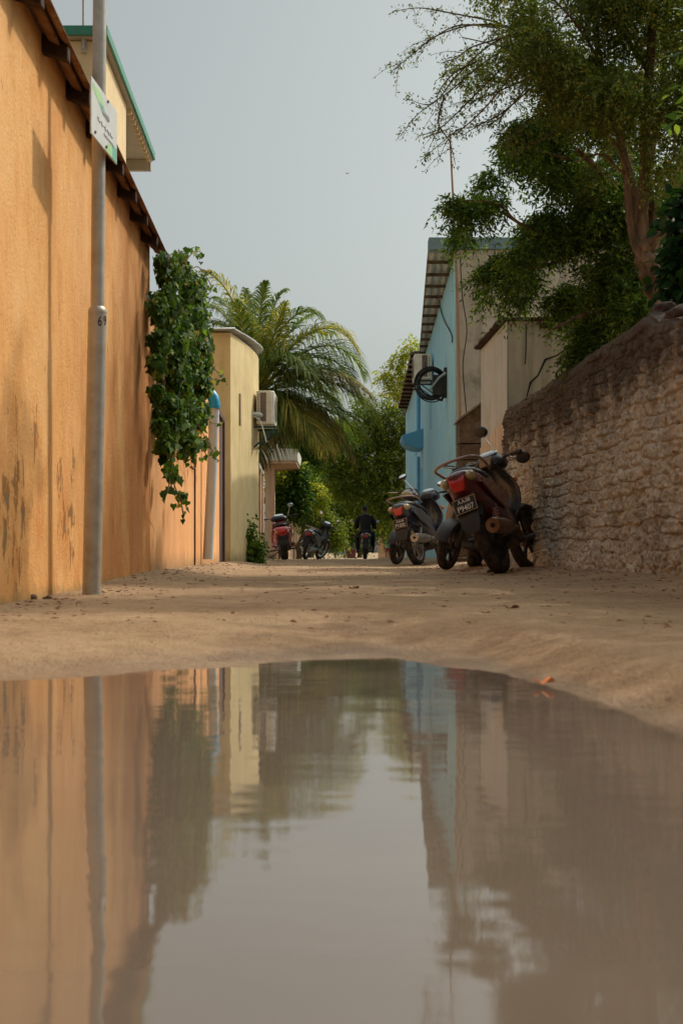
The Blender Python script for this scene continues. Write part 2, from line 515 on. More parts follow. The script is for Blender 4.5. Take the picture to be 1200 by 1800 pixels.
def thing(name, label, cat, loc=(0, 0, 0), group=None):
    o = bpy.data.objects.new(name, None)
    o.empty_display_size = .2
    COL.objects.link(o)
    o.location = loc
    return tag(o, label, cat, group)


def tag(o, label, cat, group=None):
    o['label'] = label
    o['category'] = cat
    if group:
        o['group'] = group
    return o


def structure(o):
    o['kind'] = 'structure'
    return o


def text_obj(body, size, mat, parent, matrix, name='lettering', extrude=.0008, align='CENTER', sx=1.0):
    cu = bpy.data.curves.new('t', 'FONT')
    cu.body = body
    cu.size = size
    cu.extrude = extrude
    cu.align_x = align
    cu.align_y = 'CENTER'
    cu.offset = size * .012
    ob = bpy.data.objects.new('t', cu)
    COL.objects.link(ob)
    dg = bpy.context.evaluated_depsgraph_get()
    me = bpy.data.meshes.new_from_object(ob.evaluated_get(dg))
    bpy.data.objects.remove(ob)
    me.name = name
    me.materials.clear()
    me.transform(matrix @ Matrix.Diagonal((sx, 1, 1, 1)))
    return link(name, me, mat, parent, False)


# ------------------------------------------------------------------ numpy noise
_perm = rng.random((64, 64, 64))


def vnoise(x, y, z):
    xi, yi, zi = np.floor(x).astype(int), np.floor(y).astype(int), np.floor(z).astype(int)
    fx, fy, fz = x - xi, y - yi, z - zi
    fx, fy, fz = [t * t * (3 - 2 * t) for t in (fx, fy, fz)]
    g = lambda a, b, c: _perm[(xi + a) & 63, (yi + b) & 63, (zi + c) & 63]
    l = lambda a, b, t: a + (b - a) * t
    return l(l(l(g(0, 0, 0), g(1, 0, 0), fx), l(g(0, 1, 0), g(1, 1, 0), fx), fy),
             l(l(g(0, 0, 1), g(1, 0, 1), fx), l(g(0, 1, 1), g(1, 1, 1), fx), fy), fz)


def fbm(x, y, z, o=4):
    r, a, t = 0, 1.0, 0
    for i in range(o):
        k = 2.03 ** i
        r = r + a * (vnoise(x * k + 7.3 * i, y * k + 3.1 * i, z * k) - .5)
        t += a
        a *= .5
    return r / t * 2


def sstep(v, a, b):
    t = np.clip((v - a) / (b - a), 0, 1)
    return t * t * (3 - 2 * t)


# ------------------------------------------------------------------ lane geometry
def left_x(y, lat=1.05):
    return -lat - .0271 * y


def right_x(y, lat=2.15):
    return lat - .0304 * y


def gz_np(y):
    return np.interp(y, [-60, 28, 44, 80, 150, 400], [0, 0, -.05, -.22, -.42, -.6])


def gz(y):
    return float(gz_np(np.array([y]))[0])


def shore(x):
    return np.interp(x, [-1.2, -.9, -.64, -.3, -.12, 0, .12, .2, .3, .38, .46, .52, .56],
                     [2.20, 2.35, 2.50, 2.72, 2.88, 2.97, 3.0, 2.80, 2.60, 2.25, 1.70, 1.2, .2])


def build_ground():
    ys = [-30, -12, -5, -2.5, -1.2, -.5, -.1, .2]
    y = .35
    while y < 160:
        ys.append(y)
        y += max(.018, y * .0075)
    ys += [170, 200, 260, 400, 700, 1200]
    xs = [-900, -300, -100, -40, -20, -10, -6, -4.5, -3.6, -3.0, -2.6, -2.3]
    x = -2.05
    while x < 2.5:
        xs.append(x)
        x += .022 if abs(x) < 1.2 else .035
    xs += [2.55, 2.7, 2.9, 3.2, 3.6, 4.2, 5, 6.5, 9, 14, 22, 40, 100, 300, 900]
    ys, xs = np.array(ys), np.array(xs)
    Y, X = np.meshgrid(ys, xs, indexing='ij')
    Z = gz_np(Y)
    near = 1 - sstep(Y, 14, 40)
    # verge rises to the walls
    dl = X - (-1.05 - .0271 * Y)
    dr = (2.15 - .0304 * Y) - X
    Z = Z + (.055 * (1 - sstep(dl, .0, .55)) * sstep(Y, 5.2, 9.3) + .055 * (1 - sstep(dr, .0, .6))) * (1 - sstep(Y, 30, 45)) * sstep(Y, 2.2, 5)
    Z = Z + near * (  .009 * fbm(X * .9, Y * .55, X * 0 + 2.2, 3) + .006 * fbm(X * 3.3, Y * 2.2, X * 0, 4) + .0055 * fbm(X * 12, Y * 9, X * 0 + 5, 4))
    # tyre tracks
    for tx in (-.35, .55):
        Z = Z - .006 * np.exp(-((X - tx - .06 * np.sin(Y * .8)) / .12) ** 2) * near * sstep(Y, 3.6, 5)
    wob = .10 * fbm(X * 3.0, Y * 1.5, X * 0 + 9, 3) + .07 * fbm(X * 13, Y * 6, X * 0 + 1, 4)
    sd = Y - (shore(X) + wob)
    # to the side beyond the right shore
    sdx = X - .57 - .06 * fbm(Y * 3, Y * 2.1, Y * 0, 3)
    sd = np.where(X > .50, np.maximum(sd, sdx * .9), sd)
    sdb = -1.6 - Y
    sd = np.maximum(sd, sdb)
    sdl = (-1.12 - X) * 2
    sd = np.maximum(sd, sdl)
    lowz = WATER - np.clip(-sd * .12, 0, .05)
    up = WATER + np.clip(sd, 0, 2) * np.where(X > .25, .014, .036)
    k = sstep(sd, .0, 1.3)
    Znear = np.where(sd < 0, lowz, up * (1 - k) + np.maximum(Z, WATER + .02) * k)
    Z = np.where(sd < 1.3, Znear + (.006 * fbm(X * 9, Y * 7, X * 0 + 4, 3)) * sstep(sd, 0.05, .4), Z)
    wet = np.clip(1.15 - np.clip(sd, 0, 3) / .55, 0, 1)
    # the right bank stays damp
    wet = np.maximum(wet, (1 - sstep(Y, 1.8, 2.8)) * sstep(X, .3, .5) * .6)
    n, m = Y.shape
    V = np.stack([X, Y, Z], -1).reshape(-1, 3)
    idx = np.arange(n * m).reshape(n, m)
    Fq = np.stack([idx[:-1, :-1], idx[:-1, 1:], idx[1:, 1:], idx[1:, :-1]], -1).reshape(-1, 4)
    me = quads_mesh('ground', V, Fq)
    at = me.attributes.new('wet', 'FLOAT', 'POINT')
    at.data.foreach_set('value', wet.reshape(-1).astype(np.float32))
    structure(link('ground', me, 'sand', None, True, angle=180))
    w = MB()
    w.add([(-1.15, -1.7, WATER), (.75, -1.7, WATER), (.75, 3.3, WATER), (-1.15, 3.3, WATER)], [(0, 1, 2, 3)])
    structure(w.build('water', 'water', None, False))


def quads_mesh(name, V, Fq):
    me = bpy.data.meshes.new(name)
    me.vertices.add(len(V))
    me.vertices.foreach_set('co', np.ascontiguousarray(V, dtype=np.float32).reshape(-1))
    k = Fq.shape[1]
    me.loops.add(Fq.size)
    me.loops.foreach_set('vertex_index', np.ascontiguousarray(Fq, dtype=np.int32).reshape(-1))
    me.polygons.add(len(Fq))
    me.polygons.foreach_set('loop_start', np.arange(0, Fq.size, k, dtype=np.int32))
    me.update(calc_edges=True)
    return me


# ------------------------------------------------------------------ foliage
def nrm(a):
    return a / np.maximum(np.linalg.norm(a, axis=-1, keepdims=True), 1e-9)


KITE = np.array([(0, 0), (.42, .5), (1, 0), (.42, -.5)])
IVY = np.array([(0, 0), (-.08, .42), (.35, .5), (.55, .27), (1, 0), (.55, -.27), (.35, -.5), (-.08, -.42)])
OVAL = np.array([(0, 0), (.25, .42), (.6, .46), (1, 0), (.6, -.46), (.25, -.42)])


def leaves(base, ld, nor, L, W, prof=KITE, fold=.15):
    """base (N,3), leaf direction, approx normal, length, width -> verts (N*k,3), faces (N,k)"""
    wd = nrm(np.cross(ld, nor))
    nn = np.cross(wd, ld)
    k = len(prof)
    a, b = prof[:, 0][None, :, None], prof[:, 1][None, :, None]
    L = np.broadcast_to(L, (len(base),))[:, None, None]
    W = np.broadcast_to(W, (len(base),))[:, None, None]
    V = base[:, None] + ld[:, None] * a * L + wd[:, None] * b * W + nn[:, None] * (np.abs(b) * fold * W * 2 - a ** 2 * .12 * L)
    V = V.reshape(-1, 3)
    return V, np.arange(len(V)).reshape(-1, k)


def sprays(c, d, length, npairs, L, W, droop=.35, prof=KITE, splay=.9, jitter=.35):
    """pinnate sprays along twigs"""
    N = len(c)
    d = nrm(d)
    up = nrm(np.array([0, 0, 1.0]) + rng.normal(0, .5, (N, 3)))
    sd = nrm(np.cross(d, up))
    t = np.linspace(.08, 1, npairs)
    B, D, Nn = [], [], []
    length = np.broadcast_to(length, (N,))[:, None]
    for ti in t:
        pos = c + d * length * ti + np.array([0, 0, -1.0]) * droop * length * ti ** 2
        for sg in (1, -1):
            if rng.random() < .04:
                continue
            ld = nrm(d * .55 + sd * sg * splay + rng.normal(0, jitter, (N, 3)) + np.array([0, 0, -.25]))
            B.append(pos + rng.normal(0, .06, (N, 3)) * length * .3)
            D.append(ld)
            Nn.append(nrm(up + rng.normal(0, .45, (N, 3))))
    B, D, Nn = np.concatenate(B), np.concatenate(D), np.concatenate(Nn)
    keep = rng.random(len(B)) > .1
    B, D, Nn = B[keep], D[keep], Nn[keep]
    sz = rng.uniform(.7, 1.25, len(B))
    return leaves(B, D, Nn, L * sz, W * sz, prof)


def in_blob(c, r, n, shell=.5):
    u = nrm(rng.normal(0, 1, (n, 3)))
    rad = (shell + (1 - shell) * rng.random((n, 1))) if shell > 0 else rng.random((n, 1)) ** (1 / 3)
    lump = 1 + .35 * (vnoise(u[:, 0] * 2.5 + c[0] * 5 + 20, u[:, 1] * 2.5 + c[1] * 5 + 20, u[:, 2] * 2.5 + 20) - .5)[:, None] * 2
    return np.array(c) + u * np.array(r) * rad * lump, u


class Fol:
    def __init__(self):
        self.V, self.F, self.n = [], [], 0

    def add(self, vf):
        V, Fq = vf
        self.V.append(V)
        self.F.append(Fq + self.n)
        self.n += len(V)
        return self

    def blob(self, c, r, n, length=.22, npairs=5, L=.06, W=.02, droop=.4, shell=.35, prof=KITE, out=.9):
        p, u = in_blob(c, r, n, shell)
        d = u * out + rng.normal(0, .55, (n, 3)) + np.array([0, 0, -.15])
        return self.add(sprays(p, d, length * rng.uniform(.6, 1.3, n), npairs, L, W, droop, prof))

    def build(self, name, mat, parent):
        me = quads_mesh(name, np.concatenate(self.V), np.concatenate(self.F))
        return link(name, me, mat, parent, False)


def bez(a, b, c, n=8):
    a, b, c = Vector(a), Vector(b), Vector(c)
    return [a * (1 - t) ** 2 + b * 2 * t * (1 - t) + c * t ** 2 for t in [i / n for i in range(n + 1)]]


def smooth_path(pts, n=5):
    pts = [Vector(p) for p in pts]
    out = []
    for i in range(len(pts) - 1):
        p0, p1, p2, p3 = pts[max(i - 1, 0)], pts[i], pts[i + 1], pts[min(i + 2, len(pts) - 1)]
        for k in range(n):
            t = k / n
            out.append(.5 * ((2 * p1) + (p2 - p0) * t + (2 * p0 - 5 * p1 + 4 * p2 - p3) * t * t + (3 * p1 - p0 - 3 * p2 + p3) * t ** 3))
    out.append(pts[-1])
    return out


def limb(mb, pts, r0, r1, seg=8, wob=.0):
    pp = smooth_path(pts, 5)
    n = len(pp)
    rr = [r0 + (r1 - r0) * (i / (n - 1)) for i in range(n)]
    if wob:
        rr = [r * (1 + wob * (random.random() - .5)) for r in rr]
    mb.tube(pp, rr, seg)


def twig_leaves(fol, pts, n, L, W, spread=.03, prof=KITE):
    """leaflets straight along a twig path"""
    pp = smooth_path(pts, 8)
    arr = np.array([tuple(p) for p in pp])
    t = rng.random(n) ** .8 * (len(arr) - 1.001)
    i = t.astype(int)
    pos = arr[i] + (arr[i + 1] - arr[i]) * (t - i)[:, None]
    d = nrm(arr[i + 1] - arr[i])
    rd = nrm(rng.normal(0, 1, (n, 3)))
    ld = nrm(d * .5 + rd * .9 + np.array([0, 0, -.2]))
    sz = rng.uniform(.6, 1.3, n)
    fol.add(leaves(pos + rd * spread * rng.random((n, 1)), ld, nrm(rng.normal(0, 1, (n, 3)) + np.array([0, 0, .8])), L * sz, W * sz, prof))


def bP(px, py, ppm, rpx, ry=None):
    """blob: centre from the photo at a distance, radius in metres"""
    c = P(px, py, ppm)
    r = rpx / ppm
    return tuple(c), (r, ry if ry else r, r)


# ------------------------------------------------------------------ buildings
def corr_sheet(x_of_y_outer, x_of_y_inner, zf, y0, y1, wl, amp, along='x', nx=6):
    """corrugated sheet; ridges run along x (crosswise) or along y"""
    V, Fq = [], []
    if along == 'x':
        ny = int((y1 - y0) / (wl / 8))
        for i in range(ny + 1):
            y = y0 + (y1 - y0) * i / ny
            for j in range(nx + 1):
                x = x_of_y_outer(y) + (x_of_y_inner(y) - x_of_y_outer(y)) * j / nx
                V.append((x, y, zf(x, y) + amp * math.sin(2 * PI * y / wl)))
    else:
        nx = int(abs(x_of_y_inner(y0) - x_of_y_outer(y0)) / (wl / 8))
        ny = 14
        for i in range(ny + 1):
            y = y0 + (y1 - y0) * i / ny
            for j in range(nx + 1):
                x = x_of_y_outer(y) + (x_of_y_inner(y) - x_of_y_outer(y)) * j / nx
                V.append((x, y, zf(x, y) + amp * math.sin(2 * PI * (x - x_of_y_outer(y)) / wl)))
    for i in range(ny):
        for j in range(nx):
            a = i * (nx + 1) + j
            Fq.append((a, a + 1, a + nx + 2, a + nx + 1))
    b = MB()
    b.add(V, Fq)
    return b


def solidify(o, t):
    m = o.modifiers.new('thick', 'SOLIDIFY')
    m.thickness = t
    m.offset = 0
    return o


def orange_house():
    h = thing('orange_house', 'long orange plastered house with a rusty corrugated eave over its peeling wall', 'house')
    b = MB()
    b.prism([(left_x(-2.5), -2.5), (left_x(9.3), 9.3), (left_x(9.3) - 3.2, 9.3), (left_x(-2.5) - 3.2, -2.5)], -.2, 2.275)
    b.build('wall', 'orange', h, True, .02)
    outer = lambda y: left_x(y, .935)
    zf = lambda x, y: 2.222 + .50 * (outer(y) - x)
    r = corr_sheet(outer, lambda y: left_x(y, 2.9), zf, -2.6, 9.38, .085, .009, 'y')
    solidify(r.build('roof', 'rusttin', h, True, angle=80), .004)
    y = 5.49 - .55 * 14
    while y < 9.3:
        j = MB()
        x0, x1 = left_x(y, 1.06), left_x(y, .945)
        zz = lambda x: zf(x, y) - .018
        j.hexa([(x0, y - .028, zz(x0) - .075), (x1, y - .028, zz(x1) - .055), (x1, y + .028, zz(x1) - .055), (x0, y + .028, zz(x0) - .075),
                (x0, y - .028, zz(x0)), (x1, y - .028, zz(x1)), (x1, y + .028, zz(x1)), (x0, y + .028, zz(x0))])
        j.build('joist', 'darkwood', h, False, .004)
        y += .55
    bt = MB()
    for lat in (1.0,):
        y0, y1 = -2.5, 9.32
        p = []
        for zz_ in (-.036, -.017):
            for (yy, la) in ((y0, lat + .022), (y0, lat - .022), (y1, lat - .022), (y1, lat + .022)):
                x = left_x(yy, la)
                p.append((x, yy, zf(x, yy) + zz_))
        bt.hexa(p)
    bt.build('batten', 'rusttin', h, False)
    return h


def upper_house():
    h = thing('cream_house', 'tall cream house with green roof trim rising behind the orange house', 'house')
    lw = lambda y: left_x(y, 2.25)
    ls = lambda y: left_x(y, 2.19)
    zt = 5.84
    b = MB()
    b.prism([(lw(15.1), 15.1), (lw(17.25), 17.25), (lw(17.25) - 1.4, 17.25), (lw(17.25) - 1.4, 19.7), (lw(19.7) - 4, 19.7), (lw(15.1) - 4, 15.1)], -.1, zt)
    b.build('wall', 'house_cream', h, True, .015)
    b = MB()
    b.prism([(ls(15.02), 15.02), (ls(19.8), 19.8), (ls(19.8) - 4.2, 19.8), (ls(15.02) - 4.2, 15.02)], zt + .003, zt + .09)
    b.build('roof_slab', 'slab', h, True, .008)
    b = MB()
    e = .03
    z0, z1 = zt + .02, zt + .125
    b.hexa([(ls(15.02), 15.02, z0), (ls(15.02) + e, 15.02, z0), (ls(19.8) + e, 19.8, z0), (ls(19.8), 19.8, z0),
            (ls(15.02), 15.02, z1), (ls(15.02) + e, 15.02, z1), (ls(19.8) + e, 19.8, z1), (ls(19.8), 19.8, z1)])
    b.box((ls(15.02) - 4.2, 14.985, z0), (ls(15.02) + e, 15.018, z1))
    b.build('green_trim', 'green', h, False, .004)
    # slats under the overhang
    for k in range(11):
        y = 17.45 + k * .21
        b = MB()
        b.box((ls(y) - .07, y, zt - .06), (ls(y) - .02, y + .03, zt))
        b.build('slat', 'house_cream', h, False)
    b = MB()
    x = ls(19.7)
    b.box((x - 1.5, 19.66, zt - .16), (x - .02, 19.74, zt))
    b.build('end_beam', 'slab', h, False, .005)
    # bracket and rod on the front wall
    a = thing('antenna_mount', 'grey steel rod and clamp fixed to the front of the tall cream house', 'antenna mount')
    c = P(147, 75, 159.5)
    y = 15.1
    b = MB()
    b.box((c.x - .028, y - .03, c.z - .10), (c.x + .028, y + .0, c.z + .10))
    b.build('clamp', 'galv', a, True, .004)
    b = MB()
    b.tube([(c.x, y - .05, c.z - .06), (c.x, y - .055, c.z + .12), (c.x, y - .055, c.z + .9)], .013, 8)
    b.build('rod', 'galv', a)
    b = MB()
    b.tube([(c.x + .01, y - .06, c.z + .14), (c.x + .05, y - .05, c.z + .10), (c.x + .11, y - .02, c.z + .08)], .006, 6)
    b.build('cable', 'wire', a)


def peach_wall():
    h = thing('boundary_wall', 'light orange boundary wall carrying the vine and the grey drain pipe', 'wall')
    b = MB()
    b.prism([(left_x(9.303), 9.303), (left_x(16.85), 16.85), (left_x(16.85) - .17, 16.85), (left_x(9.303) - .17, 9.303)], -.2, 1.93)
    b.build('wall', 'peach', h, True, .015)
    b = MB()
    y = 13.0
    b.tube([(left_x(y) + .008, y, .04), (left_x(y) + .009, y, 1.2), (left_x(y) + .008, y, 1.9)], .009, 6)
    b.build('conduit', 'doorwood', h)
    # wooden gate door
    d = thing('wooden_door', 'dark purplish wooden door between the orange boundary wall and the cream building', 'door')
    xa = lambda y: left_x(y) - .04
    b = MB()
    n = 6
    for k in range(n):
        ya, yb = 16.95 + 1.25 * k / n + .006, 16.95 + 1.25 * (k + 1) / n - .006
        b.hexa([(xa(ya) - .04, ya, .06), (xa(ya), ya, .06), (xa(yb), yb, .06), (xa(yb) - .04, yb, .06),
                (xa(ya) - .04, ya, 1.90), (xa(ya), ya, 1.90), (xa(yb), yb, 1.90), (xa(yb) - .04, yb, 1.90)])
    b.build('door_leaf', 'doorwood', d, False, .003)
    b = MB()
    for (ya, yb, z0, z1) in ((16.86, 16.95, .0, 1.98), (18.2, 18.29, .0, 1.98), (16.951, 18.199, 1.905, 1.98)):
        b.hexa([(xa(ya) - .07, ya, z0), (xa(ya) + .03, ya, z0), (xa(yb) + .03, yb, z0), (xa(yb) - .07, yb, z0),
                (xa(ya) - .07, ya, z1), (xa(ya) + .03, ya, z1), (xa(yb) + .03, yb, z1), (xa(yb) - .07, yb, z1)])
    b.build('frame', 'doorwood', d, False, .004)
    # drain pipe
    p = thing('drain_pipe', 'grey plastic drain pipe with bright blue elbow leaning by the vine', 'pipe')
    A, B = P(365.5, 983, 172), P(377, 712, 171)
    b = MB()
    b.tube([A, A.lerp(B, .5) + Vector((.004, 0, 0)), B], .052, 18)
    b.build('pipe', 'pvc', p)
    b = MB()
    W_ = Vector((left_x(B.y) - .0, B.y + .02, B.z + .13))
    b.tube([B - Vector((0, 0, .03)), B + Vector((-.002, 0, .03)), B + Vector((-.014, .004, .08)), B + Vector((-.045, .01, .118)), B + Vector((-.085, .015, .132))], .060, 18)
    b.tube([B - Vector((0, 0, .035)), B - Vector((0, 0, .005))], .064, 18)
    b.build('elbow', 'pvcblue', p)
    b = MB()
    b.tube([B + Vector((-.083, .015, .132)), W_ + Vector((-.06, 0, .004))], .050, 18)
    b.build('stub', 'pvc', p)


CREAM = [(-1.52, 18.75), (-1.455, 19.2), (-1.40, 19.6), (-1.345, 20.1), (-1.305, 20.6), (-1.285, 21.0), (-1.29, 21.3), (-1.33, 21.6), (-1.42, 21.9), (-1.58, 22.1), (-2.6, 22.2), (-2.6, 18.75)]


def cream_building():
    h = thing('cream_building', 'small cream building with a rounded corner and thin corrugated roof by the palm', 'building')
    b = MB()
    b.prism(CREAM, -.2, 3.2)
    b.build('wall', 'cream', h, True, .01, angle=30)
    cx, cy = -2.0, 20.4

    def edge(y):
        ys = [p[1] for p in CREAM[:10]]
        xs = [p[0] for p in CREAM[:10]]
        return float(np.interp(y, ys, xs)) + .07
    zf = lambda x, y: 3.235 + .035 * (y - 18.7) + .02 * (x + 1.5)
    r = corr_sheet(edge, lambda y: -2.75, zf, 18.58, 22.25, .085, .014)
    solidify(r.build('roof', 'greytin', h, True, angle=80), .005)
    b = MB()
    x, y = -1.43, 19.36
    b.box((x - .02, y - .09, 1.98), (x + .006, y + .09, 2.42))
    b.build('window', 'bamboo', h, False, .004).rotation_euler = (0, 0, 0)
    # air conditioner hung on the wall
    a = thing('air_conditioner', 'cream outdoor air conditioner on a teal bracket on the cream building', 'air conditioner')
    ac_unit(a, (-1.275, 20.45, 2.10), 1)
    b = MB()
    b.tube([(-1.33, 20.45, 2.06), (-1.33, 21.1, 2.06)], .02, 4)
    for yy in (20.5, 21.05):
        b.tube([(-1.34, yy, 2.33), (-1.34, yy, 1.70)], .022, 4)
        b.tube([(-1.33, yy, 2.06), (-.97, yy, 2.06)], .022, 4)
        b.tube([(-1.33, yy, 1.74), (-1.0, yy, 2.04)], .018, 4)
    b.build('bracket', 'teal', a, False)
    b = MB()
    b.tube(smooth_path([(-1.33, 20.38, 2.24), (-1.22, 20.38, 2.24), (-1.2, 20.42, 2.22)], 4), .030, 8)
    b.tube(smooth_path([(-1.33, 20.36, 2.21), (-1.22, 20.36, 2.15), (-1.15, 20.36, 1.95), (-1.12, 20.38, 1.82)], 5), .010, 6)
    b.build('hose', 'pvc', a)


def ac_unit(a, loc, side):
    """outdoor condenser, long axis along Y; loc = wall-side lower near corner"""
    x, y, z = loc
    w, l, hh = .27 * side, .78, .50
    b = MB()
    b.prism([(x, y), (x + w * .8, y), (x + w, y + .05), (x + w, y + l), (x, y + l)], z, z + hh)
    b.build('casing', 'acwhite', a, True, .012)
    b = MB()
    b.box((min(x + w * .22, x + w * .55), y - .006, z + .04), (max(x + w * .22, x + w * .55), y - .0005, z + hh - .03))
    b.build('coil_panel', 'acgrey', a, False)
    b = MB()
    for k in range(12):
        zz = z + .05 + k * .034
        xa, xb = sorted((x + w * .08, x + w * .14))
        b.box((xa, y - .004, zz), (xb, y - .0005, zz + .016))
    b.build('louvre', 'black', a, False)
    b = MB()
    b.lathe([(0, .02), (.012, .02), (.012, .2), (0, .2)], 'x', 28, (x + w + (.001 if side > 0 else -.013), y + .32, z + .25))
    b.build('fan_grille', 'acgrey', a)


def left_far():
    h = thing('pink_wall', 'pinkish boundary wall with pale posts beyond the cream building', 'wall')
    b = MB()
    X = lambda y, d=0: left_x(y) + d
    b.hexa([(X(23) - .2, 23, -.3), (X(23), 23, -.3), (X(33.6), 33.6, -.3), (X(33.6) - .2, 33.6, -.3),
            (X(23) - .2, 23, 2.05), (X(23), 23, 2.05), (X(33.6), 33.6, 2.05), (X(33.6) - .2, 33.6, 2.05)])
    b.build('wall', 'pinkwall', h, False)
    b = MB()
    b.hexa([(X(23) - .26, 23, 2.053), (X(23) + .06, 23, 2.053), (X(33.6) + .06, 33.6, 2.053), (X(33.6) - .26, 33.6, 2.053),
            (X(23) - .26, 23, 2.15), (X(23) + .06, 23, 2.15), (X(33.6) + .06, 33.6, 2.15), (X(33.6) - .26, 33.6, 2.15)])
    b.build('coping', 'slab', h, False, .01)
    for y in (27, 29.5, 31.6, 33.4):
        b = MB()
        b.box((X(y) - .1, y - .14, -.3), (X(y) + .05, y + .14, 2.3))
        b.build('post', 'pinkwall', h, False, .01)
    # gate under a concrete canopy
    g = thing('gate_canopy', 'white fronted concrete canopy over the gate beyond the pink wall', 'canopy')
    b = MB()
    b.box((-2.7, 37.0, 2.58), (-1.22, 40.4, 2.70))
    b.build('slab', 'pinkwall', g, False, .01)
    b = MB()
    n = 26
    for k in range(n):
        x0 = -2.7 + 1.48 * k / n
        b.box((x0 + .004, 36.97, 2.66), (x0 + 1.48 / n - .004, 37.03, 2.98))
    b.box((-1.25, 37.04, 2.66), (-1.19, 40.4, 2.98))
    b.build('fascia', 'acwhite', g, False)
    for (x, y) in ((-1.95, 37.4), (-2.05, 40.0)):
        b = MB()
        b.box((x - .13, y - .13, -.3), (x + .13, y + .13, 2.575))
        b.build('column', 'pinkwall', g, False, .01)
    f = thing('picket_fence', 'pale vertical paling fence beside the dark parked motorcycle', 'fence')
    pa, pb = Vector((-1.98, 40.6, -.2)), Vector((-1.62, 54, -.3))
    for k in range(34):
        p = pa.lerp(pb, k / 33)
        b = MB()
        b.box((p.x - .012, p.y - .15, -.2), (p.x + .014, p.y + .15, 1.72 + .05 * (k % 3)))
        b.build('paling', 'fencewood' if k % 4 else 'acwhite', f, False)
    for z in (.4, 1.4):
        b = MB()
        b.tube([(pa.x - .035, pa.y, z), (pb.x - .035, pb.y, z)], .03, 4)
        b.build('rail', 'acwhite', f, False)
    # far tan fence on the right
    f = thing('plank_fence', 'tan plank fence at the far end of the lane behind the walking child', 'fence')
    for k in range(22):
        x = 2.25 + k * .13
        b = MB()
        b.box((x, 84 + k * .05, -.4), (x + .115, 84.03 + k * .05, 1.15 + .1 * random.random()))
        b.build('plank', 'fencewood', f, False)
    b = MB()
    b.box((2.2, 84.2, .5), (5.2, 84.26, .6))
    b.build('rail', 'fencewood', f, False)


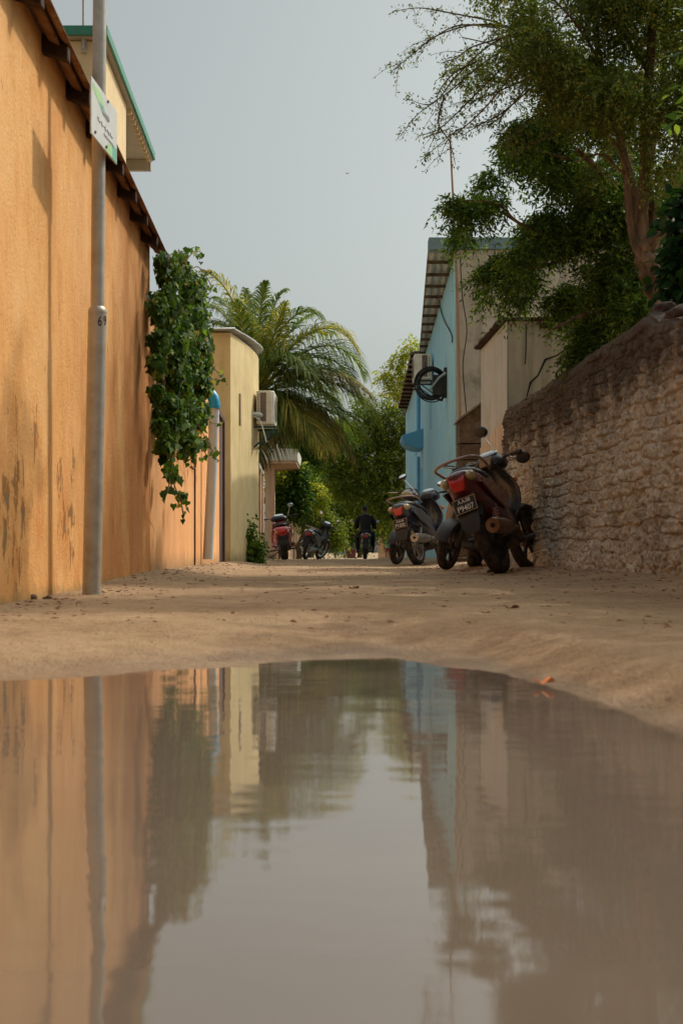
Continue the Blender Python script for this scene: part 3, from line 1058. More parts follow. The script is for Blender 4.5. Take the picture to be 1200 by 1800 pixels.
def stone_wall():
    y0, y1 = -1.5, 14.42
    ns, nz = 2000, 250
    sy = np.linspace(y0, y1, ns)
    top = np.interp(sy, [-1.5, 7.4, 8.0, 8.35, 8.6, 8.9, 14.5], [1.50, 1.52, 1.55, 1.60, 1.70, 1.675, 1.685])
    top = top + .022 * fbm(sy * 2.2, sy * 0 + 3, sy * 0, 3) + .012 * fbm(sy * 9, sy * 0, sy * 0 + 2, 2)
    T, S = np.meshgrid(np.linspace(0, 1, nz), sy, indexing='xy')
    T, S = T.reshape(ns, nz), S.reshape(ns, nz)
    Z = -.12 + T * (top[:, None] + .12)
    # stones in rough courses
    rowh = .092
    zz = Z + .045 * fbm(S * .8, Z * 1.2, S * 0 + 1, 3) + .036 * fbm(S * 4.5, Z * 4.5, S * 0 + 6, 3)
    row = np.floor(zz / rowh)
    fz = zz / rowh - row
    rs = np.random.default_rng(5)
    roff, rlen = rs.random(64) * 3, rs.uniform(.10, .24, 64)
    ri = (row.astype(int) + 8) % 64
    ss = S + roff[ri] + .075 * fbm(S * 3.2, Z * 6, ri * 1.7, 2)
    cell = np.floor(ss / rlen[ri])
    fs = ss / rlen[ri] - cell
    dv = np.minimum(fz, 1 - fz) * rowh
    dh = np.minimum(fs, 1 - fs) * rlen[ri]
    dmin = np.minimum(dv, dh * .9)
    pil = sstep(dmin + .004 * fbm(S * 40, Z * 40, S * 0 + 17, 2), .001, .011)
    hsh = _perm[(ri * 7) & 63, cell.astype(int) & 63, 5]
    hs2 = _perm[(ri * 3) & 63, cell.astype(int) & 63, 11]
    low = 1 - sstep(Z, .12, .30)
    tf = 1 - .8 * sstep(T, .93, 1.0)
    eros = sstep(fbm(S * 1.3, Z * 1.6, S * 0 + 12, 3), -.25, .35)
    disp = pil * (.022 + .034 * hsh ** 1.5) * (1 - .7 * low) * (.5 + .6 * eros) + .014 * (hs2 - .5) * (fz - .5) * 2 + .016 * (hsh - .5) * (fs - .5)
    rg = 1 - np.abs(fbm(S * 13, Z * 15, S * 0 + 3, 4)) * 1.6
    disp = disp +   .014 * fbm(S * 10, Z * 13, S * 0, 5) + .017 * fbm(S * 36, Z * 36, S * 0 + 3, 3) + .014 * (rg - .6)
    pit = sstep(fbm(S * 21, Z * 23, S * 0 + 30, 3), .30, .48)
    disp = (disp - .022 * pit) * tf + .02 * fbm(S * 1.1, Z * 1.4, S * 0 + 8, 3)
    disp = disp + low * .035
    disp = np.where(T > .985, disp - .03, disp)
    X = 2.15 - .0304 * S + .02 - disp
    V = [np.stack([X, S, Z], -1).reshape(-1, 3)]
    idx = np.arange(ns * nz).reshape(ns, nz)
    Fs = [np.stack([idx[:-1, :-1], idx[:-1, 1:], idx[1:, 1:], idx[1:, :-1]], -1).reshape(-1, 4)]
    # top and back
    n0 = ns * nz
    nt = 7
    U = np.linspace(0, 1, nt)[None, :].repeat(ns, 0)
    Sx = sy[:, None].repeat(nt, 1)
    Xt = X[:, -1:] + U * .34
    Zt = Z[:, -1:] + .035 * np.sin(U * PI) + .03 * fbm(Sx * 6, U * 2.5, Sx * 0, 3) * (U > 0)
    V.append(np.stack([Xt, Sx, Zt], -1).reshape(-1, 3))
    it = n0 + np.arange(ns * nt).reshape(ns, nt)
    Fs.append(np.stack([it[:-1, :-1], it[:-1, 1:], it[1:, 1:], it[1:, :-1]], -1).reshape(-1, 4))
    n1 = n0 + ns * nt
    V.append(np.stack([Xt[:, -1], sy, sy * 0 - .12], -1))
    ib = n1 + np.arange(ns)
    Fs.append(np.stack([it[:-1, -1], ib[:-1], ib[1:], it[1:, -1]], -1))
    me = quads_mesh('stone_wall', np.concatenate(V), np.concatenate(Fs))
    o = link('stone_wall', me, 'stone', None, True, angle=180)
    # end cap is hidden by the outhouse
    tag(o, 'rough coral stone boundary wall, blackened along its top, along the right side', 'wall')
    # loose rubble at the step in the wall top
    for k, (py, dz, r) in enumerate(((8.62, .05, .095), (8.32, .04, .08), (8.05, .03, .11), (7.8, .02, .07))):
        b = MB()
        b.ell((0, 0, 0), (r * 1.0, r * 1.15, r * .55), 26, 16)
        v = np.array(b.v)
        d = 1 + .75 * fbm(v[:, 0] * 11 + k, v[:, 1] * 11, v[:, 2] * 14 + k * 3, 4)
        b.v = [tuple(p) for p in v * d[:, None]]
        o = b.build('rubble_stone', 'rubble', None, True, angle=60)
        o.location = (right_x(py) + .14, py, float(np.interp(py, sy, top)) + dz * .5)
        tag(o, ['loose rough stone on the highest point of the stone wall by the tree trunk', 'loose rough stone on the wall just below the peak of the stone wall',
                'largest loose stone on the low stretch of the stone wall top', 'small loose stone nearest the viewer on the stone wall top'][k], 'stone', 'loose stones on the wall')


def outhouse():
    h = thing('plaster_outhouse', 'small bare plastered outhouse with a rusty roof edge at the end of the stone wall', 'outhouse')
    xs = lambda y: 2.15 - .0304 * y + .035
    ya, yb = 14.45, 16.5
    zt = 2.63
    b = MB()
    b.hexa([(xs(ya), ya, -.2), (xs(ya) + .012, ya, -.2), (xs(yb) + .012, yb, -.2), (xs(yb), yb, -.2),
            (xs(ya), ya, zt), (xs(ya) + .012, ya, zt), (xs(yb) + .012, yb, zt), (xs(yb), yb, zt)])
    b.build('side_wall', 'boxside', h, False, .006)
    b = MB()
    xa = xs(ya) + .0145
    b.box((xa, ya + .003, -.2), (xa + 2.2, ya + .12, zt))
    b.build('front_wall', 'boxfront', h, False, .004)
    b = MB()
    b.box((xa, yb - .12, -.2), (xa + 2.2, yb, zt))
    b.build('rear_wall', 'boxfront', h, False, .004)
    b = MB()
    b.hexa([(xs(ya) - .012, ya + .02, -.1), (xs(ya) - .002, ya + .02, -.1), (xs(yb) - .002, yb, -.1), (xs(yb) - .012, yb, -.1),
            (xs(ya) - .012, ya + .02, 1.63), (xs(ya) - .002, ya + .02, 1.63), (xs(yb) - .002, yb, 1.43), (xs(yb) - .012, yb, 1.43)])
    b.build('pale_render', plaster('pale_render', s(206, 188, 168), s(184, 164, 142), s(140, 116, 96), .7, s(150, 120, 96), .3), h, False)
    b = MB()
    zr = lambda y: zt + .003
    pts = [(xs(ya) - .05, ya - .05), (xs(yb) - .05, yb + .05), (xs(yb) + 2.4, yb + .05), (xs(ya) + 2.4, ya - .05)]
    b.prism(pts, zt + .004, zt + .032)
    b.build('roof', 'darkwood', h, False, .006)
    b = MB()
    pts = []
    y = ya - .05
    while y < yb + .06:
        pts.append((xs(y) - .055 + random.uniform(-.008, .008), y, zt + .03 + random.uniform(-.012, .012)))
        y += .05
    b.tube(pts, [random.uniform(.014, .026) for _ in pts], 6)
    b.build('tile_edge', 'darkwood', h)
    b = MB()
    b.box((xa + .33, ya - .05, zt - .08), (xa + .44, ya + .002, zt - .0))
    b.build('beam_end', 'darkwood', h, False, .005)
    b = MB()
    c = [(1035, 590), (1005, 606), (978, 625), (958, 632), (945, 660), (932, 672), (926, 695), (918, 712)]
    pp = []
    for (px, py) in c:
        q = P(px, py, 2400 / ya)
        pp.append((q.x, ya + .002, q.z))
    b.tube(pp, [.006, .010, .007, .012, .008, .011, .007, .006], 5)
    b.build('crack', 'hole', h)
    w = MB()
    q = [P(924, 572, 2400 / ya), P(924, 610, 2400 / ya), P(922, 640, 2400 / ya)]
    w.tube([(p.x, ya - .004, p.z) for p in q], .005, 5)
    tag(w.build('cable', 'wire'), 'short thin black cable hanging down the outhouse front wall', 'cable')
    # shed of old boards behind it
    d = thing('board_shed', 'low brown shed of weathered boards between outhouse and blue house', 'shed')
    b = MB()
    for k in range(9):
        z0 = -.1 + k * .215
        b.box((1.55, 18.0 + (k % 2) * .012, z0), (1.95, 18.5, z0 + .20))
    b.add([(1.55, 18.0, 1.82), (1.95, 18.0, 1.82), (1.95, 18.0, 2.215), (1.55, 18.0, 1.915), (1.55, 18.5, 1.82), (1.95, 18.5, 1.82), (1.95, 18.5, 2.215), (1.55, 18.5, 1.915)],
          [(0, 1, 2, 3), (7, 6, 5, 4), (0, 3, 7, 4), (1, 5, 6, 2), (3, 2, 6, 7)])
    b.build('wall', 'board', d, False, .006)
    b = MB()
    b.hexa([(1.525, 17.9, 1.90), (1.95, 17.9, 2.22), (1.95, 18.6, 2.22), (1.525, 18.6, 1.90),
            (1.525, 17.9, 1.93), (1.95, 17.9, 2.25), (1.95, 18.6, 2.25), (1.525, 18.6, 1.93)])
    b.build('roof', 'browntin', d, False, .004)


def bx(y):
    return 1.39 + .0167 * y


def blue_house():
    h = thing('blue_house', 'sky blue house with a bare grey end wall and corrugated eave', 'house')
    ya, yb = 20.9, 31.5
    zr = lambda y: 4.785 - .004 * (y - 20.9)
    b = MB()
    b.hexa([(bx(ya), ya + .004, -.3), (bx(ya) + .15, ya + .004, -.3), (bx(yb) + .15, yb, -.3), (bx(yb), yb, -.3),
            (bx(ya), ya + .004, zr(ya) - .05), (bx(ya) + .15, ya + .004, zr(ya) - .05), (bx(yb) + .15, yb, zr(yb) - .05), (bx(yb), yb, zr(yb) - .05)])
    b.build('side_wall', 'blue', h, False, .006)
    b = MB()
    b.box((bx(ya) + .012, ya - .12, -.3), (6.2, ya, 4.78))
    b.build('end_wall', 'greyfront', h, False, .006)
    b = MB()
    b.box((1.325, ya - .16, 4.785), (6.25, ya + .12, 4.965))
    b.build('cap_band', 'bluecap', h, False, .008)
    ov = lambda y: bx(y) - np.interp(y, [ya, yb], [.42, .13])
    r = corr_sheet(lambda y: float(ov(y)), lambda y: bx(y) + 1.6, lambda x, y: zr(y) + .02, ya - .05, yb, .12, .018, 'y')
    solidify(r.build('roof', 'greytin', h, True, angle=80), .005)
    for k in range(12):
        y = ya + .55 + k * .95
        if y > yb - .1:
            break
        b = MB()
        b.box((float(ov(y)) - .004, y - .018, zr(y) - .075), (bx(y) + .002, y + .018, zr(y) - .022))
        b.build('rafter', 'board', h, False, .004)
    b = MB()
    b.box((bx(28.5) - .004, 28.25, 2.75), (bx(28.5) + .05, 28.85, 3.42))
    # second, lower house on the same line
    g = thing('blue_annex', 'farther blue house with brown corrugated eave and door awning', 'house')
    y2, y3, z2 = 31.52, 46.0, 4.80
    w = MB()
    w.hexa([(bx(y2), y2, -.4), (bx(y2) + 3.6, y2, -.4), (bx(y3) + 3.6, y3, -.4), (bx(y3), y3, -.4),
            (bx(y2), y2, z2), (bx(y2) + 3.6, y2, z2), (bx(y3) + 3.6, y3, z2), (bx(y3), y3, z2)])
    w.build('wall', 'blue', g, False, .006)
    b.build('window', 'bluetrim', h, False, .004)
    r = corr_sheet(lambda y: bx(y) - .30, lambda y: bx(y) + 3.7, lambda x, y: z2 + .08 + .1 * (x - bx(y)), y2 + .4, y3 - 2, .12, .018, 'x')
    solidify(r.build('roof', 'browntin', g, True, angle=80), .005)
    for k in range(13):
        y = y2 + .7 + k * .95
        b = MB()
        b.box((bx(y) - .29, y - .035, z2 - .035), (bx(y) - .003, y + .035, z2 + .03))
        b.build('rafter', 'darkwood', g, False, .004)
    # awning with a rounded underside
    b = MB()
    y0, y1 = 32.2, 33.6
    x0 = bx(32.7)
    prof = [(0, 3.10), (-.50, 2.94), (-.51, 2.86), (-.44, 2.76), (-.32, 2.68), (-.18, 2.64), (0, 2.64)]
    v = [(x0 + px - .002, y0, z) for px, z in prof] + [(x0 + px - .002, y1, z) for px, z in prof]
    n = len(prof)
    b.add(v, [tuple(range(n)), tuple(range(2 * n - 1, n - 1, -1))] + [(i, n + i, n + (i + 1) % n, (i + 1) % n) for i in range(n)])
    b.build('awning', 'bluetrim', g, False, .012)
    b = MB()
    y = 33.9
    b.tube([(bx(y) - .05, y, .0), (bx(y) - .05, y, 2.55)], .04, 10)
    b.tube([(bx(y) - .05, y, 2.7), (bx(y) - .05, y, 4.2)], .045, 10)
    b.build('downpipe', 'bluetrim', g)
    b = MB()
    b.box((bx(33) - .012, 32.35, -.2), (bx(33) + .05, 33.4, 2.2))
    b.build('door', 'bluetrim', g, False, .006)
    b = MB()
    b.box((bx(36.4) - .014, 36.0, 2.75), (bx(36.4) + .05, 36.8, 3.4))
    b.build('window', 'bluetrim', g, False, .006)
    # air conditioner
    a = thing('air_conditioner', 'white outdoor air conditioner high on the blue wall behind the coiled hose', 'air conditioner')
    ac_unit(a, (bx(27.4) - .05, 27.4, 3.66), -1.25)
    b = MB()
    b.tube([(bx(27.4) - .03, 27.45, 3.63), (bx(27.4) - .03, 28.15, 3.63)], .02, 4)
    for yy in (27.5, 28.1):
        b.tube([(bx(yy) + .0, yy, 3.63), (bx(yy) - .38, yy, 3.63)], .02, 4)
        b.tube([(bx(yy) + .0, yy, 3.37), (bx(yy) - .32, yy, 3.61)], .016, 4)
    b.build('bracket', 'black', a, False)
    # hose coil
    c = P(757, 674, 104)
    yy = c.y
    q = thing('hose_reel', 'black hose coiled round a wall bracket high on the blue wall', 'hose reel')
    b = MB()
    for (r_, dx, dz, dy, w_) in ((.275, 0, 0, 0, .020), (.245, .012, .004, .05, .022), (.255, .022, -.012, -.045, .020), (.215, .02, .0, .02, .022), (.228, -.01, -.018, -.02, .018), (.285, .02, -.025, .03, .013)):
        pts = [(c.x + dx + r_ * math.cos(t), yy + dy + .02 * math.sin(3 * t), c.z + dz + r_ * math.sin(t)) for t in [2 * PI * i / 40 for i in range(41)]]
        b.tube(pts, w_ * .72, 8)
    b.build('hose', 'wire', q)
    b = MB()
    xw = bx(yy)
    b.box((xw - .05, yy - .10, c.z - .24), (xw - .002, yy + .10, c.z + .26))
    b.box((xw - .24, yy - .05, c.z - .20), (xw - .05, yy + .05, c.z + .14))
    b.tube([(xw - .03, yy, c.z - .18), (xw - .10, yy, c.z - .30)], .022, 6)
    b.tube([(xw - .30, yy, c.z - .24), (xw - .06, yy, c.z - .28)], .018, 6)
    b.tube([(xw - .36, yy - .03, c.z + .26), (xw - .36, yy - .03, c.z + .36)], .014, 6)
    b.tube([(xw - .58, yy - .03, c.z - .105), (xw - .44, yy - .03, c.z - .10)], .016, 6)
    b.build('bracket', 'black', q, False, .006)
    b = MB()
    b.tube([(xw - .02, yy - .11, c.z + .16), (xw - .14, yy - .13, c.z + .08), (xw - .29, yy - .13, c.z - .12)], [.026, .022, .016], 8)
    b.build('arm', 'alloy', q)
    # tall pole in front of the grey wall
    p = thing('antenna_pole', 'thin tan pole with a crossbar standing against the grey end wall', 'pole')
    b = MB()
    b.tube([P(811, 985, 117), P(808, 720, 117), P(803, 520, 117), P(800, 430, 117), P(795, 330, 117), P(790, 232, 117)], [.024, .023, .022, .019, .016, .014], 10)
    b.build('mast', 'bamboo', p)
    b = MB()
    b.tube([P(743, 243, 117), P(772, 232, 117), P(790, 226, 117)], .012, 6)
    b.build('crossbar', 'galv', p)
    w = MB()
    w.tube(smooth_path([P(808, 445, 117.5), P(812, 520, 117), P(820, 580, 117.2), P(813, 640, 117), P(817, 700, 117), P(820, 735, 117)], 6), .008, 6)
    tag(w.build('cable', 'wire'), 'long thin black cable running down the grey end wall beside the tan pole', 'cable')
    w = MB()
    pts = []
    for (px, py) in ((771, 480), (771, 530), (778, 560), (788, 580), (793, 592), (793, 602)):
        ppm = (px - 640) / 1.36
        t = P(px, py, ppm)
        t.x = bx(t.y) - .02
        pts.append(t)
    w.tube(smooth_path(pts, 5), .010, 6)
    tag(w.build('cable', 'wire'), 'dark cable drooping from the eave across the blue wall', 'cable')


def street_pole():
    p = thing('street_pole', 'galvanised steel pole stepping to a wider foot beside the orange wall', 'pole')
    b = MB()
    g = .0
    x, y = -1.056, 5.77
    B_ = Vector((x, y, g - .05))
    T = Vector((-1.03, 5.77, 1.19))
    b.tube([B_, B_.lerp(T, .5), T], .039, 24)
    b.tube([T, T + Vector((0, 0, .008)), T + Vector((0, 0, .02)), T + Vector((0, 0, .03))], [.039, .040, .037, .030], 24)
    b.build('base_tube', 'galv', p)
    b = MB()
    T2 = Vector((-1.012, 5.77, 3.6))
    b.tube([T + Vector((0, 0, .02)), T.lerp(T2, .5), T2], .0285, 24)
    b.build('upper_tube', 'galv', p)
    ax = (T - B_).normalized()
    # handwritten number
    for ch, ang, zz in (('6', -64, 1.152), ('9', -24, 1.158)):
        c = B_ + ax * ((zz - B_.z) / ax.z)
        n = Vector((math.cos(R(ang)), math.sin(R(ang)), 0))
        r = Vector((-n.y, n.x, 0))
        m = Matrix(((r.x, 0, n.x, c.x + n.x * .0388), (r.y, 0, n.y, c.y + n.y * .0388), (r.z, 1, 0, c.z), (0, 0, 0, 1)))
        text_obj(ch, .058, 'ink', p, m, 'lettering', .0012, sx=.62)
    # notice panel bolted to the pole
    sgn = thing('notice_sign', 'white notice panel with green corners bolted to the steel pole', 'sign')
    A = Vector((-.996, 5.43, 0))
    d = Vector((.064, 1, 0)).normalized()
    n = Vector((d.y, -d.x, 0))
    L, H, zc = .445, .228, 1.965
    C = A + d * (L / 2) + Vector((0, 0, zc))
    m = Matrix(((d.x, 0, n.x, C.x), (d.y, 0, n.y, C.y), (0, 1, 0, C.z), (0, 0, 0, 1)))
    b = MB()
    b.box((-L / 2, -H / 2, -.003), (L / 2, H / 2, .003), m)
    b.build('panel', 'white', sgn, False, .001)
    for (mt, poly) in (('signgreen', [(-.20, .095), (-.06, .095), (-.01, .055), (-.12, .05), (-.2, .075)]), ('signteal', [(-.115, .047), (-.012, .052), (.03, .02), (-.04, .028)]),
                       ('signgreen', [(.02, -.113), (.13, -.113), (.13, -.06), (.05, -.075)]), ('signteal', [(.132, -.113), (.215, -.113), (.215, -.05), (.132, -.058)])):
        b = MB()
        b.add([(x, y, .0038) for x, y in poly], [tuple(range(len(poly)))], m)
        b.build('corner_mark', mt, sgn, False)
    # faint flowing script
    b = MB()
    for (x0, x1, yy, a) in ((-.05, .08, .028, .016), (-.13, .15, -.025, .010), (-.02, .17, -.055, .007)):
        pts = [(x0 + (x1 - x0) * i / 40, yy + a * math.sin(i * 1.15) * math.cos(i * .31), .0042) for i in range(41)]
        b.tube(pts, .0022, 4, m)
    b.build('script', 'inkgrey', sgn, False)
    for (x, y) in ((.05, .10), (.02, -.098), (-.17, -.095)):
        b = MB()
        b.lathe([(0, .006), (.006, .006), (.007, .003)], 'z', 10, (x, y, .003), mat=m)
        b.build('bolt', 'bolt', sgn)


# ------------------------------------------------------------------ motorcycles
def arc_shell(b, cy, cz, r, w, a0, a1, t=.012, crown=.018, n=14, mat=None):
    rings = []
    for i in range(n + 1):
        a = R(a0 + (a1 - a0) * i / n)
        ring = []
        prof = [(-w, 0), (-w * .6, crown * .75), (0, crown), (w * .6, crown * .75), (w, 0), (w, -t), (w * .6, crown * .75 - t), (0, crown - t), (-w * .6, crown * .75 - t), (-w, -t)]
        for x, dr in prof:
            rr = r + dr
            ring.append((x, cy + rr * math.cos(a), cz + rr * math.sin(a)))
        rings.append(ring)
    b.rings(rings, True, mat)


def shield(b, secs, thick=.05, bend=.10, n=9, mat=None):
    """curved panel; secs: (z, y, halfwidth)"""
    rings = []
    for z, y, w in secs:
        ring = []
        for i in range(n):
            u = -1 + 2 * i / (n - 1)
            ring.append((u * w, y - bend * u * u, z))
        for i in range(n):
            u = 1 - 2 * i / (n - 1)
            ring.append((u * w * .94, y - bend * u * u - thick * (1 - .6 * u * u), z))
        rings.append(ring)
    b.rings(rings, True, mat)


def make_bike(name, label, group, loc, yaw, lean, steer, sp):
    root = thing(name, label, sp.get('cat', 'scooter'), loc, group)
    root.rotation_euler = (0, R(lean), R(yaw))
    root.scale = sp.get('k', (1, 1, 1))
    Rw, wb, scoot = sp.get('R', .285), sp.get('wb', 1.23), sp.get('scoot', False)
    tw = sp.get('tw', .045)
    bc, bc2, acc = sp['body'], sp.get('body2', sp['body']), sp.get('accent', 'tanpanel')
    axis = Vector((0, -.44, .9)).normalized()
    piv = Vector((0, wb, Rw))
    S = Matrix.Translation(piv) @ Matrix.Rotation(R(steer), 4, axis) @ Matrix.Translation(-piv)

    def wheel(cy, w, mat=None):
        rr = Rw - .062
        c = (0, cy, Rw)
        b = MB()
        b.lathe([(-w * .9, .012), (-w * .9, .05), (-w * .3, .062), (w * .3, .062), (w * .9, .05), (w * .9, .012)], 'x', 20, c, True, mat)
        for k in range(5):
            a = 2 * PI * k / 5 + .3
            for da in (-.13, .13):
                p0 = (0, cy + .05 * math.cos(a), Rw + .05 * math.sin(a))
                p1 = (0, cy + (rr - .015) * math.cos(a + da), Rw + (rr - .015) * math.sin(a + da))
                b.tube([p0, p1], [.016, .011], 6, mat)
        wo = b.build('wheel', sp.get('rimmat', 'alloy'), root)
        b = MB()
        b.lathe([(-w * .7, rr), (-w, rr + .022), (-w * .86, Rw - .016), (-w * .45, Rw - .002), (0, Rw), (w * .45, Rw - .002), (w * .86, Rw - .016), (w, rr + .022), (w * .7, rr)], 'x', 44, c, True, mat)
        for k in range(36):
            a = 2 * PI * k / 36
            for sx in (-1, 1):
                ca, sa = math.cos(a + .04 * sx), math.sin(a + .04 * sx)
                b.tube([(sx * w * .12, cy + (Rw + .0005) * ca, Rw + (Rw + .0005) * sa), (sx * w * .80, cy + (Rw - .012) * math.cos(a + .1), Rw + (Rw - .012) * math.sin(a + .1))], .004, 4, mat)
        b.build('tyre', 'rubber', wo, angle=50)
        b = MB()
        b.lathe([(-w * .72, rr + .004), (-w * .72, rr - .016), (-w * .4, rr - .026), (w * .4, rr - .026), (w * .72, rr - .016), (w * .72, rr + .004)], 'x', 44, c, True, mat)
        b.build('rim', sp.get('rimmat', 'alloy'), wo)

    wheel(0, tw + .004)
    wheel(wb, tw - .003, S)
    hz = 1.0 if not scoot else 1.02
    # --- rear body
    b = MB()
    if scoot:
        b.loft([(-.42, .62, .70, .05, .07), (-.38, .52, .76, .10, .14), (-.26, .42, .80, .15, .17), (-.05, .38, .80, .17, .175), (.2, .36, .76, .17, .17), (.42, .34, .70, .155, .14), (.52, .32, .60, .12, .10)], 20, 2.8)
    else:
        b.loft([(-.41, .72, .80, .05, .075), (-.36, .63, .835, .09, .135), (-.24, .55, .84, .125, .165), (-.05, .49, .82, .15, .17), (.18, .42, .78, .16, .16), (.40, .36, .72, .15, .13), (.62, .32, .64, .12, .10), (.82, .40, .62, .09, .07)], 20, 2.6)
    b.build('rear_body', bc, root, sub=1)
    b = MB()
    b.loft([(-.30, .80, .845, .07, .06), (-.22, .79, .872, .115, .10), (.0, .775, .862, .14, .12), (.26, .74, .825, .135, .115), (.48, .70, .775, .10, .085), (.60, .66, .72, .06, .05)], 18, 2.6)
    b.build('seat', 'seat', root, sub=1)
    # side panels with a contrasting flash
    for sx in (-1, 1):
        b = MB()
        w0 = .182 if scoot else .172
        prof = [(-.30, .70), (-.10, .60), (.20, .50), (.36, .50), (.30, .62), (0, .74)]
        v = [(sx * (w0 - .014), y, z) for y, z in prof] + [(sx * (w0 + .004), y * .96, z) for y, z in prof]
        n = len(prof)
        b.add(v, [tuple(range(n)), tuple(range(2 * n - 1, n - 1, -1))] + [(i, (i + 1) % n, n + (i + 1) % n, n + i) for i in range(n)])
        b.build('side_panel', sp.get('panel', acc), root, bevel=.006)
    # --- rear fender, flap and plate
    b = MB()
    arc_shell(b, 0, Rw, Rw + .05, tw + .035, 20, 150, .012, .03)
    b.rings([[(-.075, -.30, .64), (.075, -.30, .64), (.085, -.34, .64), (-.085, -.34, .64)],
             [(-.085, -.36, .50), (.085, -.36, .50), (.09, -.385, .50), (-.09, -.385, .50)],
             [(-.08, -.40, .40), (.08, -.40, .40), (.08, -.42, .40), (-.08, -.42, .40)],
             [(-.06, -.41, .33), (.06, -.41, .33), (.06, -.425, .33), (-.06, -.425, .33)]])
    b.build('rear_fender', 'black', root, bevel=.004)
    pm = Matrix.Translation((0, -.392, .555)) @ Matrix.Rotation(R(-12), 4, 'X')
    b = MB()
    b.box((-.098, -.006, -.058), (.098, .004, .062), pm)
    b.build('licence_plate', 'platebk', root, bevel=.002)
    plate = root.children[-1]
    if sp.get('plate'):
        tm = pm @ Matrix.Translation((0, -.0072, 0)) @ Matrix.Rotation(R(90), 4, 'X')
        text_obj(sp['plate'][1], .062, 'platewh', plate, tm @ Matrix.Translation((0, -.022, 0)), 'lettering', .0006, sx=.92)
        text_obj(sp['plate'][0], .042, 'platewh', plate, tm @ Matrix.Translation((.0, .034, 0)), 'lettering', .0006, sx=.92)
        fr = MB()
        for (x0, x1, z0, z1) in ((-.098, .098, .055, .062), (-.098, .098, -.058, -.051), (-.098, -.091, -.0505, .0545), (.091, .098, -.0505, .0545)):
            fr.box((x0, -.0085, z0), (x1, -.0062, z1), pm)
        fr.build('rim', acc, plate, False)
    # --- lamps
    b = MB()
    if scoot:
        b.ell((0, -.395, .66), (.062, .04, .045), 16, 10)
    else:
        b.rings([[(-.085, -.33, .81), (.085, -.33, .81), (.075, -.385, .80), (-.075, -.385, .80)], [(-.075, -.36, .74), (.075, -.36, .74), (.066, -.42, .735), (-.066, -.42, .735)],
                 [(-.045, -.36, .67), (.045, -.36, .67), (.04, -.41, .665), (-.04, -.41, .665)]])
    b.build('tail_light', 'redlens', root, bevel=.008)
    for sx in (-1, 1):
        b = MB()
        if scoot:
            b.ell((sx * .10, -.37, .66), (.035, .03, .038), 14, 8)
        else:
            b.ell((sx * .112, -.335, .765), (.042, .075, .042), 14, 8)
        b.build('indicator', sp.get('ind', 'clearlens'), root)
    # --- grab rail
    b = MB()
    zz, hw = (.84, .15) if scoot else (.885, .19)
    pts = [(-hw * .9, .10, zz - .06), (-hw, -.08, zz - .01), (-hw * .95, -.26, zz + .015), (-hw * .6, -.37, zz + .02), (0, -.405, zz + .022), (hw * .6, -.37, zz + .02), (hw * .95, -.26, zz + .015), (hw, -.08, zz - .01), (hw * .9, .10, zz - .06)]
    b.tube(smooth_path(pts, 4), .0125, 8)
    b.build('grab_rail', sp.get('rail', 'rail'), root)
    # --- engine, swingarm, shocks, exhaust
    b = MB()
    if scoot:
        b.loft([(-.18, .22, .36, .06, .05), (.0, .20, .40, .085, .07), (.25, .18, .42, .11, .09), (.42, .20, .38, .08, .07)], 14, 3)
    else:
        b.loft([(.34, .24, .44, .10, .08), (.5, .20, .46, .13, .10), (.66, .22, .42, .12, .09), (.74, .28, .40, .06, .05)], 14, 3.4)
        b.tube([(0, .70, .36), (0, .88, .40)], [.065, .06], 12)
        for k in range(5):
            b.lathe([(0, .08), (.008, .08)], 'y', 14, (0, .73 + .03 * k, .37 + .006 * k))
    for sx in (-1, 1):
        b.tube([(sx * .085, .0, Rw), (sx * .085, .40, Rw + .04)], .02, 6)
    b.build('engine', 'engine', root)
    for sx in (-1, 1):
        b = MB()
        a0, a1 = Vector((sx * .105, -.02, Rw + .03)), Vector((sx * .115, .06, .62))
        pts = []
        up = (a1 - a0).normalized()
        e1 = Vector((1, 0, 0))
        e2 = up.cross(e1)
        for i in range(73):
            t = i / 72
            an = t * 2 * PI * 9
            pts.append(a0.lerp(a1, .12 + .76 * t) + (e1 * math.cos(an) + e2 * math.sin(an)) * .026)
        b.tube(pts, .006, 5)
        b.tube([a0, a1], .012, 8)
        b.build('shock_absorber', sp.get('spring', 'chrome'), root)
    b = MB()
    b.lathe([(-.40, .0), (-.40, .032), (-.405, .056), (-.39, .062), (-.05, .064), (.10, .05), (.22, .022), (.38, .017)], 'y', 22, (.155, .02, .34))
    b.tube(smooth_path([(.155, .40, .34), (.14, .55, .24), (.08, .72, .22), (.03, .80, .32)], 4), .017, 8)
    mo = b.build('muffler', sp.get('muff', 'muffler'), root)
    b = MB()
    b.lathe([(-.387, .0), (-.387, .018), (-.392, .018), (-.392, .0)], 'y', 14, (.155, .005, .34))
    b.build('exhaust_hole', 'hole', mo)
    # --- front: shield, fork, fender
    b = MB()
    if scoot:
        shield(b, [(.92, wb - .30, .07), (.84, wb - .24, .14), (.70, wb - .20, .19), (.52, wb - .22, .205), (.38, wb - .27, .19), (.28, wb - .33, .14)], .06, .10)
        b.loft([(.42, .27, .33, .15, .16), (.62, .24, .29, .16, .17), (.9, .25, .31, .15, .16)], 14, 4)
    else:
        shield(b, [(.95, wb - .33, .075), (.86, wb - .27, .13), (.74, wb - .27, .20), (.62, wb - .31, .205), (.52, wb - .38, .175), (.45, wb - .44, .12)], .06, .13)
    b.build('leg_shield', bc2, root, bevel=.006, sub=1)
    b = MB()
    shield(b, [(.90, wb - .255, .05), (.78, wb - .215, .08), (.66, wb - .225, .07), (.56, wb - .262, .03)], .05, .05)
    b.build('front_panel', sp.get('panel', acc), root)
